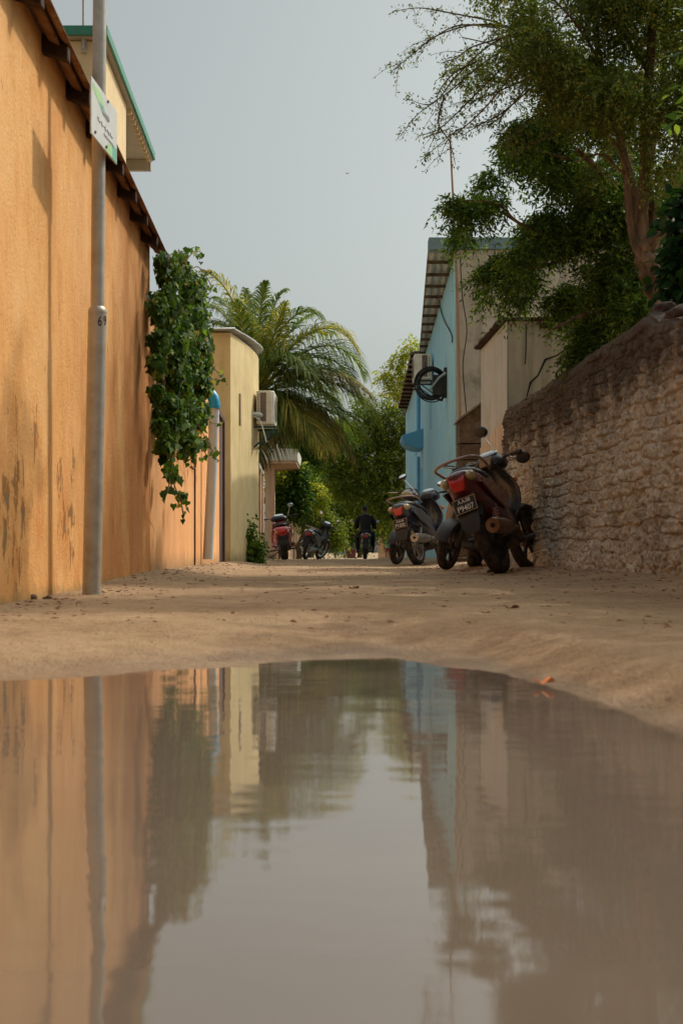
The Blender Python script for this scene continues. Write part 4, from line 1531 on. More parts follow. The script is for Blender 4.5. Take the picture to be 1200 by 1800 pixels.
    for sx in (-1, 1):
        b = MB()
        b.ell((sx * .125, wb - .245, .79), (.045, .045, .03), 12, 8)
        b.build('indicator', 'amber', root)
    b = MB()
    for sx in (-1, 1):
        b.tube([(sx * .062, wb - .27, .86), (sx * .066, wb - .015, Rw + .02)], [.02, .023], 8, S)
        b.tube([(sx * .066, wb - .10, Rw + .24), (sx * .066, wb, Rw)], .028, 8, S)
    b.tube([(-.08, wb - .26, .84), (.08, wb - .26, .84)], .02, 8, S)
    b.tube([(-.075, wb, Rw), (.075, wb, Rw)], .012, 8, S)
    b.build('fork', 'engine', root)
    b = MB()
    arc_shell(b, wb, Rw, Rw + .022, tw + .022, 10, 165, .01, .025, 16, S)
    b.build('front_fender', sp.get('fender', bc2), root)
    # --- handlebar unit
    b = MB()
    hy = wb - .32
    b.loft([(hy - .10, hz - .06, hz + .015, .14, .08), (hy - .04, hz - .10, hz + .06, .20, .13), (hy + .05, hz - .11, hz + .08, .18, .12), (hy + .13, hz - .08, hz + .05, .10, .07), (hy + .17, hz - .04, hz + .015, .05, .04)], 18, 2.4, S)
    b.tube([(0, hy + .03, hz - .15), (0, hy, hz - .04)], .05, 10, S)
    hb = b.build('handlebar_cover', sp.get('cowl', 'black'), root, sub=1)
    b = MB()
    gm = S @ Matrix.Translation((0, hy - .015, hz + .062)) @ Matrix.Rotation(R(24), 4, 'X')
    b.ell((0, 0, 0), (.098, .058, .012), 20, 8, gm)
    b.build('gauge', 'gauge', hb)
    b = MB()
    b.ell((0, hy + .155, hz - .01), (.085, .04, .05), 16, 10, S)
    b.build('headlight', 'clearlens', root)
    if sp.get('tanface'):
        b = MB()
        fm = S @ Matrix.Translation((0, hy - .095, hz - .01)) @ Matrix.Rotation(R(-20), 4, 'X')
        b.box((-.06, -.012, -.045), (.06, .012, .04), fm)
        b.build('key_panel', 'tanpanel', hb, bevel=.01)
    for sx in (-1, 1):
        b = MB()
        b.tube([(sx * .12, hy - .0, hz), (sx * .20, hy - .015, hz + .005), (sx * .245, hy - .03, hz + .004)], .011, 8, S)
        b.tube([(sx * .235, hy - .03, hz + .004), (sx * .36, hy - .075, hz)], [.017, .018], 10, S)
        b.build('grip', 'rubber', root)
        b = MB()
        b.tube([(sx * .20, hy + .02, hz + .0), (sx * .27, hy + .02, hz - .005), (sx * .36, hy - .02, hz - .01)], [.008, .008, .006], 6, S)
        b.build('brake_lever', 'chrome', root)
        if sp.get('nomir'):
            continue
        mx = sp.get('mir', {}).get(sx, (sx * .30, hy - .01, hz + .21))
        b = MB()
        s0 = sp.get('stem', {}).get(sx, sx * .19)
        b.tube(smooth_path([(s0, hy + .005, hz + .015), (s0 * .8 + mx[0] * .2, hy + .0, hz * .7 + mx[2] * .3), mx], 4), .0065, 8, S)
        mo = b.build('mirror_stem', 'chrome', root)
        b = MB()
        mm = S @ Matrix.Translation(mx) @ Matrix.Rotation(R(sp.get('mtilt', 12)), 4, 'X') @ Matrix.Rotation(R(8 * sx), 4, 'Z')
        b.ell((0, .012, .02), (.068, .026, .050), 18, 10, mm)
        b.build('mirror_head', 'black', mo)
        b = MB()
        b.ell((0, -.010, .02), (.060, .006, .043), 18, 6, mm)
        b.build('mirror_glass', sp.get('glass', 'mirror'), mo)
    # --- pegs, stand
    b = MB()
    b.tube([(-.16, .52, .24), (.16, .52, .24)], .012, 8)
    b.build('peg_bar', 'black', root)
    for sx in (-1, 1):
        b = MB()
        b.tube([(sx * .15, .52, .24), (sx * .25, .52, .24)], .02, 8)
        b.build('footpeg', 'black', root)
        b = MB()
        b.tube([(sx * .09, .12, .33), (sx * .21, .10, .34)], .014, 8)
        b.build('rear_footpeg', 'black', root)
    b = MB()
    ln = R(lean)
    # foot of the side stand in the leaned frame, so that it touches the ground
    st = -1 if lean <= 0 else 1
    fx = st * (.20 + .1 * (abs(lean) < 8))
    fz = abs(fx) * math.tan(abs(ln)) if abs(lean) >= 3 else .012
    b.tube([(st * .07, .46, .22), (fx, .42, fz + .012)], [.012, .010], 8)
    b.tube([(fx + .03 * st, .42, fz + .012), (fx - .03 * st, .42, fz + .012)], .014, 8)
    b.build('side_stand', 'black', root)
    if not scoot:
        b = MB()
        b.rings([[(-.10, -.06, Rw - .05), (-.075, -.06, Rw - .05), (-.075, -.06, Rw + .05), (-.10, -.06, Rw + .05)],
                 [(-.10, .44, Rw - .04), (-.075, .44, Rw - .04), (-.075, .44, Rw + .08), (-.10, .44, Rw + .08)]])
        b.build('chain_case', 'black', root, bevel=.01)
    return root


def bikes():
    gr = 'motorcycles parked along the stone wall'
    make_bike('motorcycle', 'dark red motorcycle with plate P9407 leaning by the stone wall, nearest of all', gr,
              (1.33, 11.30, gz(11) + .006), -21, -20, -16,
              dict(body='redbody', body2='blackbody', panel='redbody', accent='tanpanel', tw=.056, k=(1.0, 1.05, 1.06), plate=('A.A.08', 'P9407'), spring='pinkbody', cat='motorcycle', tanface=True, fender='black', rimmat='black',
                   mir={-1: (-.03, .92, 1.24), 1: (.34, .88, .93)}, stem={-1: .10}, big=1.3, glass='black', muff='muffler'))
    make_bike('motorcycle', 'yellow and grey motorcycle facing the viewer behind the dark red motorcycle', gr,
              (1.42, 14.8, gz(15) + .01), 161, -14, -8,
              dict(body='greybody', body2='greybody', panel='yellowbody', accent='yellowbody', cat='motorcycle', fender='black', tw=.05, R=.235, scoot=True, rimmat='engine', nomir=True))
    make_bike('motorcycle', 'navy and black motorcycle with plate P1202 and pale grab rail', gr,
              (1.03, 18.3, gz(18) + .008), -24, -11, -10,
              dict(body='navybody', body2='navybody', panel='navybody', accent='tanpanel', plate=('A.A.04', 'P1202'), cat='motorcycle', cowl='navybody', ind='clearlens', fender='black', muff='alloy', mir={-1: (-.40, .90, 1.30), 1: (.20, .92, 1.12)}, mtilt=-52))
    make_bike('motorcycle', 'blue and faded pink motorcycle facing the viewer, farthest of the wall row', gr,
              (1.12, 20.55, gz(20) + .008), 163, -9, -8,
              dict(body='bluebody', body2='pinkbody', panel='bluebody', accent='bluebody', cat='motorcycle', fender='black', R=.235, scoot=True, rimmat='engine',
                   nomir=True, cowl='navybody'))
    g2 = 'two-wheelers parked on the other side of the lane'
    make_bike('scooter', 'bright red scooter parked against the pink wall gate', g2,
              (-1.40, 34.0, gz(34) + .008), 4, -7, 8,
              dict(body='redscooter', body2='redscooter', panel='redscooter', accent='redscooter', R=.225, tw=.06, scoot=True, k=(1.36, 1.1, 1.06), cat='scooter', rail='black',
                   mir={-1: (-.36, .86, 1.14), 1: (.26, .9, 1.26)}, rimmat='black'))
    make_bike('motorcycle', 'dark grey motorcycle leaning over beside the pale paling fence', g2,
              (-.98, 36.6, gz(36) + .008), -17, 19, -14,
              dict(body='blackbody', body2='blackbody', panel='greybody', accent='tanpanel', cat='motorcycle', fender='tanpanel', muff='alloy'))
    make_bike('motorcycle', 'black motorcycle with a red tail light carrying the rider down the lane', None,
              (.765, 43.6, gz(43.6) + .004), 1, 0, 0,
              dict(body='blackbody', body2='blackbody', panel='greybody', accent='tanpanel', cat='motorcycle',
                   mir={-1: (-.42, .9, 1.22), 1: (.43, .9, 1.20)}, plate=None, rail='black'))


# ------------------------------------------------------------------ people
def skin_mesh(name, joints, edges, mat, parent, root=0, sub=2):
    me = bpy.data.meshes.new(name)
    me.from_pydata([j[:3] for j in joints], edges, [])
    o = link(name, me, mat, parent, False)
    sk = o.modifiers.new('skin', 'SKIN')
    sk.use_smooth_shade = True
    lay = me.skin_vertices[0].data if me.skin_vertices else None
    if lay is None:
        bpy.context.view_layer.objects.active = o
        me.attributes.new
    for i, j in enumerate(joints):
        r = j[3]
        lay[i].radius = (r, j[4] if len(j) > 4 else r)
        lay[i].use_root = (i == root)
    s_ = o.modifiers.new('sub', 'SUBSURF')
    s_.levels = s_.render_levels = sub
    return o


def limb_tube(mb, pts, rad, seg=10):
    pp = smooth_path(pts, 4)
    rr = list(np.interp(np.linspace(0, len(rad) - 1, len(pp)), range(len(rad)), rad))
    mb.tube(pp, rr, seg)


def hand(mb, c, fwd, side, up, k=1.0):
    """palm, four bent fingers of different lengths and a thumb from the side of the palm"""
    c, fwd, side, up = Vector(c), Vector(fwd).normalized(), Vector(side).normalized(), Vector(up).normalized()
    mb.tube([c - fwd * .01 * k, c + fwd * .035 * k, c + fwd * .085 * k], [.024 * k, .036 * k, .034 * k], 8)
    for i, (o, l) in enumerate(((-.027, .066), (-.009, .075), (.009, .07), (.027, .055))):
        p0 = c + fwd * .08 * k + side * o * k
        p1 = p0 + (fwd * .8 - up * .35).normalized() * l * .5 * k
        p2 = p1 + (fwd * .3 - up * .9).normalized() * l * .5 * k
        mb.tube([p0, p1, p2], [.0095 * k, .0085 * k, .0065 * k], 6)
    p0 = c + fwd * .02 * k - side * .03 * k
    p1 = p0 + (fwd * .6 - side * .7).normalized() * .035 * k
    mb.tube([p0, p1, p1 + (fwd * .8 - up * .5).normalized() * .03 * k], [.012 * k, .010 * k, .008 * k], 6)


def merge_body(name, mb, mat, parent, vox=.012):
    o = mb.build(name, mat, parent, True)
    r = o.modifiers.new('remesh', 'REMESH')
    r.mode = 'VOXEL'
    r.voxel_size = vox
    r.use_smooth_shade = True
    sm = o.modifiers.new('smooth', 'SMOOTH')
    sm.factor = .5
    sm.iterations = 3
    return o


def people():
    # rider, seen from behind, seated at the bike's seat
    y0, z0 = 43.6, gz(43.6)
    p = thing('person', 'person in dark clothes riding a motorcycle away down the lane', 'person', (.765, y0, z0))
    b = MB()
    pelvis = Vector((0, .08, .88))
    b.loft([(0, 0, 0, .1, .1)] * 0 or [(-.0, .84, .90, .12, .12), (.02, .84, .92, .13, .13)], 12, 2.2) if False else None
    limb_tube(b, [(0, .06, .84), (0, .07, 1.0), (0, .14, 1.18), (-.01, .20, 1.36), (-.02, .23, 1.45)], [.15, .15, .165, .16, .07], 14)
    b.tube([(-.02, .23, 1.42), (-.025, .25, 1.52)], [.055, .05], 10)
    b.ell((-.03, .26, 1.60), (.078, .098, .115), 14, 10)
    b.ell((-.03, .362, 1.585), (.014, .02, .022), 8, 6)
    for sx in (-1, 1):
        b.ell((-.03 + sx * .08, .255, 1.595), (.014, .025, .034), 8, 6)
        limb_tube(b, [(sx * .16, .19, 1.36), (sx * .26, .26, 1.20), (sx * .29, .40, 1.03), (sx * .32, .68, 1.02), (sx * .335, .80, 1.01)], [.065, .055, .048, .04, .03], 10)
        hand(b, (sx * .335, .79, 1.03), (0, 1, -.1), (-sx, 0, 0), (0, 0, 1))
        limb_tube(b, [(sx * .09, .08, .84), (sx * .20, .30, .80), (sx * .24, .52, .74), (sx * .245, .46, .45), (sx * .24, .42, .27)], [.10, .09, .072, .055, .042], 10)
        limb_tube(b, [(sx * .24, .38, .255), (sx * .245, .50, .245), (sx * .25, .62, .25)], [.04, .042, .028], 8)
    merge_body('body', b, 'skin', p)
    b = MB()
    limb_tube(b, [(0, .06, .86), (0, .07, 1.0), (0, .14, 1.18), (-.01, .20, 1.36), (-.02, .225, 1.43)], [.165, .17, .185, .18, .085], 14)
    for sx in (-1, 1):
        limb_tube(b, [(sx * .14, .19, 1.37), (sx * .26, .26, 1.20), (sx * .29, .40, 1.03), (sx * .325, .73, 1.02)], [.095, .085, .072, .052], 10)
    merge_body('jacket', b, 'jacket', p)
    b = MB()
    b.ell((0, .08, .86), (.18, .15, .10), 14, 8)
    for sx in (-1, 1):
        limb_tube(b, [(sx * .09, .08, .84), (sx * .20, .30, .80), (sx * .24, .52, .74), (sx * .245, .46, .45), (sx * .24, .43, .30)], [.115, .105, .088, .07, .062], 10)
    merge_body('trousers', b, 'trousers', p)
    b = MB()
    b.ell((-.03, .248, 1.625), (.086, .098, .105), 16, 10)
    b.build('hair', 'hair', p)
    b = MB()
    for sx in (-1, 1):
        limb_tube(b, [(sx * .24, .37, .25), (sx * .245, .50, .245), (sx * .25, .64, .245)], [.048, .052, .036], 8)
    b.build('shoe', 'black', p)
    # child with a backpack walking away
    y1 = 79.0
    k = .80
    q = thing('person', 'child in teal shirt and maroon shorts walking away with a backpack', 'person', (2.66, y1, gz(y1)))
    q.scale = (k, k, k)
    b = MB()
    limb_tube(b, [(0, 0, .84), (0, 0, 1.0), (0, .01, 1.2), (0, .01, 1.36), (0, .02, 1.42)], [.13, .125, .15, .14, .06], 14)
    b.tube([(0, .02, 1.40), (0, .03, 1.5)], [.05, .05], 10)
    b.ell((0, .04, 1.58), (.085, .105, .12), 14, 10)
    b.ell((0, .15, 1.57), (.014, .02, .02), 8, 6)
    for sx in (-1, 1):
        b.ell((sx * .088, .035, 1.575), (.014, .025, .032), 8, 6)
        limb_tube(b, [(sx * .16, .01, 1.34), (sx * .24, .0, 1.12), (sx * .26, .05 * sx, .92), (sx * .26, .08 * sx, .82)], [.055, .046, .036, .028], 10)
        hand(b, (sx * .262, .08 * sx, .82), (0, .15, -1), (0, -1, 0), (sx, 0, 0))
        limb_tube(b, [(sx * .08, 0, .86), (sx * .085, .10 * sx, .48), (sx * .085, .02 + .14 * sx, .08)], [.09, .062, .042], 10)
        limb_tube(b, [(sx * .085, -.04 + .14 * sx, .05), (sx * .085, .06 + .14 * sx, .045), (sx * .09, .17 + .14 * sx, .035)], [.042, .042, .03], 8)
    merge_body('body', b, 'skin', q)
    b = MB()
    limb_tube(b, [(0, 0, .80), (0, 0, 1.0), (0, .01, 1.2), (0, .01, 1.36), (0, .02, 1.42)], [.165, .15, .172, .165, .075], 14)
    for sx in (-1, 1):
        limb_tube(b, [(sx * .14, .01, 1.35), (sx * .22, .0, 1.20), (sx * .245, .02 * sx, 1.08)], [.075, .07, .068], 10)
    merge_body('shirt', b, 'tealshirt', q)
    b = MB()
    b.ell((0, 0, .82), (.17, .14, .12), 14, 8)
    for sx in (-1, 1):
        limb_tube(b, [(sx * .085, 0, .84), (sx * .09, .09 * sx, .52)], [.11, .10], 10)
    merge_body('shorts', b, 'maroon', q)
    b = MB()
    b.ell((0, .03, 1.61), (.092, .105, .105), 16, 10)
    b.build('hair', 'hair', q)
    g = thing('backpack', 'grey blue backpack on the right shoulder of the walking child', 'backpack', (2.66 + .16, y1 - .16, gz(y1)))
    b = MB()
    b.loft([(-.13, .70, 1.02, .13, .11), (-.08, .66, 1.08, .16, .14), (.02, .66, 1.09, .16, .14), (.05, .68, 1.06, .14, .12)], 16, 3.4)
    b.build('bag', 'backpack', g, sub=1)
    b = MB()
    b.loft([(-.19, .71, .86, .10, .10), (-.12, .70, .88, .11, .11)], 14, 4)
    b.build('pocket', 'backpack', g, bevel=.01)
    b = MB()
    for sx in (-1, 1):
        b.tube(smooth_path([(sx * .09, .04, 1.04), (sx * .09, .12, 1.10), (sx * .09, .20, .95), (sx * .09, .06, .74)], 5), .016, 6)
    b.build('strap', 'backpack', g)


# ------------------------------------------------------------------ plants
def vine():
    t = thing('climbing_vine', 'dense green climbing vine draped over the corner of the orange wall', 'vine')
    f = Fol()
    rs = np.random
    # (photo x, photo y, pixel radius, count)
    bl = [(286, 462, 18, 60), (318, 470, 20, 60), (345, 530, 26, 90), (348, 585, 28, 120), (352, 610, 26, 110), (276, 640, 18, 90), (276, 540, 18, 90), (282, 750, 16, 70), (296, 480, 26, 150), (330, 500, 30, 110), (290, 540, 34, 300), (330, 560, 32, 280), (300, 610, 36, 330), (345, 620, 30, 260), (310, 670, 38, 360), (350, 680, 28, 230), (300, 730, 34, 300), (345, 730, 30, 220),
          (292, 785, 22, 150), (330, 780, 28, 120), (360, 780, 12, 30), (300, 830, 14, 60), (318, 872, 10, 14), (330, 640, 32, 200), (356, 640, 20, 110), (350, 560, 24, 90), (352, 500, 16, 34), (312, 462, 18, 40), (310, 590, 40, 200), (325, 720, 34, 200), (280, 600, 22, 140), (276, 690, 14, 80)]
    core = MB()
    for (px, py, rp, n) in bl:
        lat = .93
        ppm = (535 - px) / lat
        c = P(px, py, ppm)
        r = rp / ppm
        n = int(n * (6.0 if py < 760 else 4.0))
        p, u = in_blob(c, (r * .8, r * 1.35, r * 1.05), n, .1)
        p[:, 0] = np.maximum(p[:, 0], -1.03 - .0271 * p[:, 1] + .0)
        # leaves face outwards (towards the lane and up)
        nor = nrm(np.array([.75, -.5, .45]) + rng.normal(0, .45, (n, 3)))
        ld = nrm(np.array([.1, -.15, -1.0]) + rng.normal(0, .5, (n, 3)))
        sz = rng.uniform(.45, 1.4, n)
        f.add(leaves(p, ld, nor, .042 * sz, .040 * sz, IVY, .18))
    # hanging and reaching runners
    for pts, n in (([(300, 800), (306, 850), (318, 880), (322, 905)], 22), ([(345, 740), (372, 790), (378, 800)], 14), ([(330, 480), (350, 470), (372, 505), (362, 520)], 16), ([(320, 470), (338, 445), (352, 442)], 14),
                   ([(296, 470), (300, 448), (330, 440)], 12), ([(350, 600), (378, 650), (390, 655)], 8), ([(365, 660), (380, 668), (395, 662)], 6), ([(360, 740), (384, 745), (392, 742)], 9), ([(300, 830), (296, 860), (290, 868)], 8), ([(345, 760), (362, 800), (350, 805)], 10)):
        q = []
        for (px, py) in pts:
            ppm = (535 - px) / .88
            q.append(P(px, py, ppm))
        pp = smooth_path(q, 8)
        arr = np.array([tuple(v) for v in pp])
        ii = rng.integers(0, len(arr), n)
        base = arr[ii] + rng.normal(0, .025, (n, 3))
        ld = nrm(np.array([.15, -.1, -.9]) + rng.normal(0, .5, (n, 3)))
        nor = nrm(np.array([.6, -.6, .3]) + rng.normal(0, .5, (n, 3)))
        sz = rng.uniform(.6, 1.15, n)
        f.add(leaves(base, ld, nor, .056 * sz, .054 * sz, IVY, .18))
        core.tube(pp, .005, 5)
    f.build('foliage', 'leaf_ivy', t)
    for k in range(7):
        y = 9.6 + k * .45
        core.tube(smooth_path([(left_x(y, 1.02), y, .95 + .2 * (k % 3)), (left_x(y, .99), y + .1, 1.0), (left_x(y, .98), y - .1, 1.6), (left_x(y, .96), y + .2, 2.1)], 4), .012, 6)
    core.build('stem', 'bark', t)
    # weed at the foot of the cream building
    w = thing('weed', 'leafy green weed growing at the foot of the cream building', 'plant', (-1.33, 20.0, .0))
    f = Fol()
    f.blob((0, 0, .26), (.18, .22, .26), 150, .12, 4, .055, .035, .2, .1, OVAL)
    f.blob((-.08, -.02, .50), (.10, .12, .22), 60, .12, 4, .055, .035, .2, .1, OVAL)
    f.blob((.08, .05, .14), (.16, .2, .14), 70, .10, 4, .05, .03, .2, .1, OVAL)
    f.build('foliage', 'leaf_ivy', w)
    b = MB()
    for k in range(6):
        a = k * 1.05
        b.tube([(0, 0, -.02), (.06 * math.cos(a), .06 * math.sin(a), .25), (.12 * math.cos(a) - .03, .12 * math.sin(a), .5)], [.008, .006, .003], 5)
    b.build('stem', 'bark', w)


def frond(f, tw, a, c, e, L, n=52, w=.036, hang=.5, flat=.0):
    """palm frond: midrib a -> e through control c, leaflets both sides"""
    pp = bez(a, c, e, 26)
    arr = np.array([tuple(p) for p in pp])
    tw.tube(pp, [.030 - .025 * i / 26 for i in range(27)], 6)
    t = np.linspace(.14, .995, n)
    i = np.minimum((t * 26).astype(int), 25)
    pos = arr[i] + (arr[i + 1] - arr[i]) * (t * 26 - i)[:, None]
    d = nrm(arr[i + 1] - arr[i])
    side = nrm(np.cross(d, np.array([0, 0, 1.0])) + 1e-6)
    up = np.cross(side, d)
    V, Fq, o = [], [], 0
    ln = L * np.sin(np.clip(t, .02, 1) ** .75 * PI * .93 + .12) ** .6 * (1 - .35 * t)
    for sg in (1, -1):
        j = rng.normal(0, .09, (n, 3))
        ld = nrm(side * sg * (.95 - .45 * t[:, None]) + d * (.45 + .5 * t[:, None]) + up * (.28 - flat) + j)
        ll = (ln * rng.uniform(.85, 1.1, n))[:, None]
        dn = np.array([0, 0, -1.0])
        p1 = pos + ld * ll * .4 + dn * ll * .04 * hang
        p2 = pos + ld * ll * .75 + dn * ll * .22 * hang
        p3 = pos + ld * ll * .98 + dn * ll * .55 * hang
        wd = nrm(np.cross(ld, up) + rng.normal(0, .25, (n, 3))) * w / 2
        for (qa, qb, wa, wb_) in ((pos, p1, .6, 1), (p1, p2, 1, .75), (p2, p3, .75, .12)):
            V.append(np.stack([qa - wd * wa, qa + wd * wa, qb + wd * wb_, qb - wd * wb_], 1).reshape(-1, 3))
    V = np.concatenate(V)
    f.add((V, np.arange(len(V)).reshape(-1, 4)))


def palm():
    t = thing('coconut_palm', 'coconut palm with arching yellow green fronds behind the cream building', 'palm tree')
    D = 82.0
    K = lambda px, py, dy=0: P(px, py, D) + Vector((0, dy, 0))
    O = K(452, 690)
    spec = [  # end, control, dy end, mat, leaflet length
        ((362, 486), (425, 500), -.6, 'palm_yellow', .95), ((372, 560), (412, 560), .6, 'palm_green', 1.0), ((425, 492), (440, 560), 1.0, 'palm_green', .8), ((470, 505), (456, 540), -.6, 'palm_green', .7), ((500, 505), (470, 520), .4, 'palm_green', .85),
        ((548, 540), (500, 570), .8, 'palm_green', .95), ((622, 610), (560, 520), -.2, 'palm_yellow', 1.1), ((618, 655), (555, 575), .8, 'palm_green', 1.15), ((650, 700), (570, 620), -.5, 'palm_brown', 1.15),
        ((545, 665), (500, 590), -1.0, 'palm_green', 1.0), ((616, 800), (560, 690), .3, 'palm_brown', 1.1), ((560, 780), (520, 690), -.9, 'palm_yellow', 1.1), ((640, 770), (590, 690), .9, 'palm_green', 1.1),
        ((492, 768), (485, 690), -.8, 'palm_brown', 1.0), ((405, 640), (425, 610), -.9, 'palm_green', .9), ((380, 620), (410, 600), .9, 'palm_green', .9), ((545, 745), (510, 700), 1.2, 'palm_brown', 1.1), ((460, 815), (462, 720), -.6, 'palm_brown', .9),
        ((585, 690), (530, 610), 1.4, 'palm_green', 1.1), ((505, 545), (480, 600), -.9, 'palm_yellow', .85), ((372, 510), (420, 520), .9, 'palm_green', 1.0), ((356, 540), (405, 520), .2, 'palm_green', 1.0), ((560, 560), (505, 520), -.4, 'palm_green', 1.0), ((640, 650), (580, 540), .6, 'palm_green', 1.15), ((655, 725), (590, 630), .5, 'palm_green', 1.1), ((420, 540), (436, 600), -.8, 'palm_green', .9),
        ((580, 570), (520, 560), 1.2, 'palm_green', 1.1), ((630, 690), (570, 600), .2, 'palm_green', 1.15), ((600, 740), (550, 650), -.7, 'palm_green', 1.1), ((525, 772), (505, 700), .9, 'palm_green', 1.0), ((480, 760), (475, 680), -1.0, 'palm_green', .9), ((575, 790), (540, 690), 1.2, 'palm_brown', 1.1)]
    tw = MB()
    fo = {}
    for (e, c, dy, m, L) in spec:
        f = fo.setdefault(m, Fol())
        for _ in (0,):
            frond(f, tw, O + Vector((random.uniform(-.06, .06), random.uniform(-.06, .06), random.uniform(-.15, .1))), K(*c, dy * .5), K(*e, dy), L * 1.0, 76, .028, 1.2)
    for m, f in fo.items():
        o = f.build('fronds', m, t)
        o['label'] = {'palm_green': 'green fronds', 'palm_yellow': 'yellowing fronds', 'palm_brown': 'dry brownish hanging fronds'}[m]
    tw.build('midrib', 'palm_yellow', t)
    b = MB()
    b.tube([(O.x - .35, O.y + .1, -.3), (O.x - .28, O.y + .05, 1.2), (O.x - .1, O.y, 2.6), (O.x, O.y, O.z - .1)], [.17, .13, .12, .14], 12)
    b.build('trunk', 'bark', t)
    b = MB()
    for (dx, dy, dz) in ((.12, -.22, -.55), (.0, -.25, -.62), (.2, -.1, -.7), (-.12, -.2, -.6)):
        b.ell((O.x + dx, O.y + dy, O.z + dz), (.10, .10, .13), 12, 8)
    b.build('coconuts', 'coconut', t)


def bg_tree(label, mat, blobs, trunk, group='trees closing the end of the lane', L=.11, W=.05, ln=.4, name='background_tree'):
    t = thing(name, label, 'tree', (0, 0, 0), group)
    f = Fol()
    b = MB()
    bx_, by_, _ = trunk
    base = Vector((bx_, by_, gz(by_) - .2))
    cz = sum(bl[0][2] for bl in blobs) / len(blobs)
    fork = Vector((bx_ + random.uniform(-.2, .2), by_, base.z + .45 * (cz - base.z)))
    limb(b, [base, base.lerp(fork, .5) + Vector((.08, 0, 0)), fork], trunk[2], trunk[2] * .7, 8)
    for (c, r, n) in blobs:
        f.blob(c, r, int(n * 1.5), ln, 5, L, W, .35, .2, KITE)
        cc = Vector(c)
        mid = fork.lerp(cc, .5) + Vector((random.uniform(-.2, .2), random.uniform(-.2, .2), -.1 * (cc - fork).length))
        limb(b, [fork, mid, cc], trunk[2] * .28, .012, 6)
    f.build('crown', mat, t)
    b.build('trunk', 'bark', t)
    return t


def B(px, py, ppm, rp, n, ry=1.0):
    c = P(px, py, ppm)
    r = rp / ppm
    return (tuple(c), (r, r * ry, r), n)


def background_plants():
    # tree behind the blue houses, overhanging the lane
    q = 44
    bg_tree('spreading yellow green tree leaning over the lane from behind the blue houses', 'leaf_bg',
            [B(690, 740, q, 46, 420), B(650, 760, q, 40, 420), B(700, 800, q, 40, 420), B(650, 820, q, 46, 520), B(610, 800, q, 36, 380), B(690, 860, q, 42, 460), B(640, 880, q, 40, 420), B(600, 850, q, 34, 320),
             B(600, 760, q, 26, 160), B(640, 715, q, 24, 110), B(730, 760, q, 40, 300), B(720, 700, q, 24, 150), B(585, 815, q, 26, 200), B(690, 905, q, 30, 220)], (3.0, 54.5, .22))
    bg_tree('light feathery tree showing above the brown eave of the blue house', 'leaf_yellow',
            [B(692, 655, 50, 16, 60), B(705, 630, 50, 16, 60), B(725, 610, 50, 16, 50), B(672, 662, 50, 10, 24), B(700, 680, 50, 14, 40), B(686, 690, 50, 10, 26), B(720, 670, 50, 22, 90)], (4.2, 48.0, .14), ln=.32, L=.10)
    q = 36
    bg_tree('dark green tree shading the lane behind the rider', 'leaf_dark',
            [B(585, 880, q, 34, 380), B(560, 850, q, 30, 320), B(610, 910, q, 28, 300), B(570, 915, q, 30, 300), B(640, 925, q, 34, 320), B(680, 920, q, 34, 320), B(700, 880, q, 40, 320), B(640, 860, q, 50, 420), B(545, 800, q, 34, 300)],
            (-2.2, 66.0, .2))
    q = 48
    bg_tree('bushy bright green tree leaning out past the paling fence', 'leaf_bg',
            [B(556, 900, q, 20, 240), B(575, 925, q, 20, 240), B(545, 870, q, 20, 200), B(560, 950, q, 16, 160), B(590, 945, q, 14, 140), B(535, 905, q, 14, 120)], (-1.6, 50.0, .12), L=.09, W=.045)
    q = 58
    bg_tree('yellow leaved shrub hanging over the wall below the white canopy', 'leaf_yellow',
            [B(500, 848, q, 20, 170), B(525, 860, q, 20, 170), B(545, 858, q, 14, 100), B(555, 875, q, 10, 50), B(515, 832, q, 16, 120), B(492, 835, q, 14, 110)], (-1.9, 41.6, .035), L=.12, W=.055, name='shrub')
    q = 60
    bg_tree('dark leaved shrub hanging over the gate beside the red scooter', 'leaf_dark',
            [B(500, 872, q, 18, 150), B(512, 890, q, 14, 110), B(525, 880, q, 14, 100), B(530, 840, q, 14, 100)], (-2.05, 40.9, .03), L=.12, W=.055, name='shrub')
    q = 53
    bg_tree('dull green tree standing behind the coconut palm', 'leaf_dark',
            [B(520, 780, q, 28, 230), B(560, 770, q, 30, 260), B(600, 760, q, 24, 160), B(500, 745, q, 26, 200), B(540, 820, q, 24, 180), B(470, 760, q, 24, 160)], (-2.9, 46.0, .12), L=.10, W=.05)
    # the far end of the lane
    q = 20
    bg_tree('distant green tree low on the far left end of the lane', 'leaf_bg', [B(560, 925, q, 24, 300, .6), B(590, 935, q, 20, 280, .6), B(530, 915, q, 26, 300, .6)], (-2.6, 118.0, .25), L=.22, W=.11, ln=.7)
    bg_tree('distant dark tree straight ahead at the far end of the lane', 'leaf_dark', [B(620, 925, q, 26, 320, .6), B(650, 915, q, 26, 320, .6), B(630, 895, q, 26, 300, .6), B(600, 955, q, 10, 90, .6), B(640, 950, q, 14, 110, .6)], (1.6, 122.0, .25), L=.22, W=.11, ln=.7)
    bg_tree('distant dark tree at the far right end of the lane behind the plank fence', 'leaf_dark', [B(690, 920, q, 28, 320, .6), B(720, 930, q, 26, 300, .6), B(760, 920, q, 34, 300, .6)], (5.0, 124.0, .25), L=.22, W=.11, ln=.7)


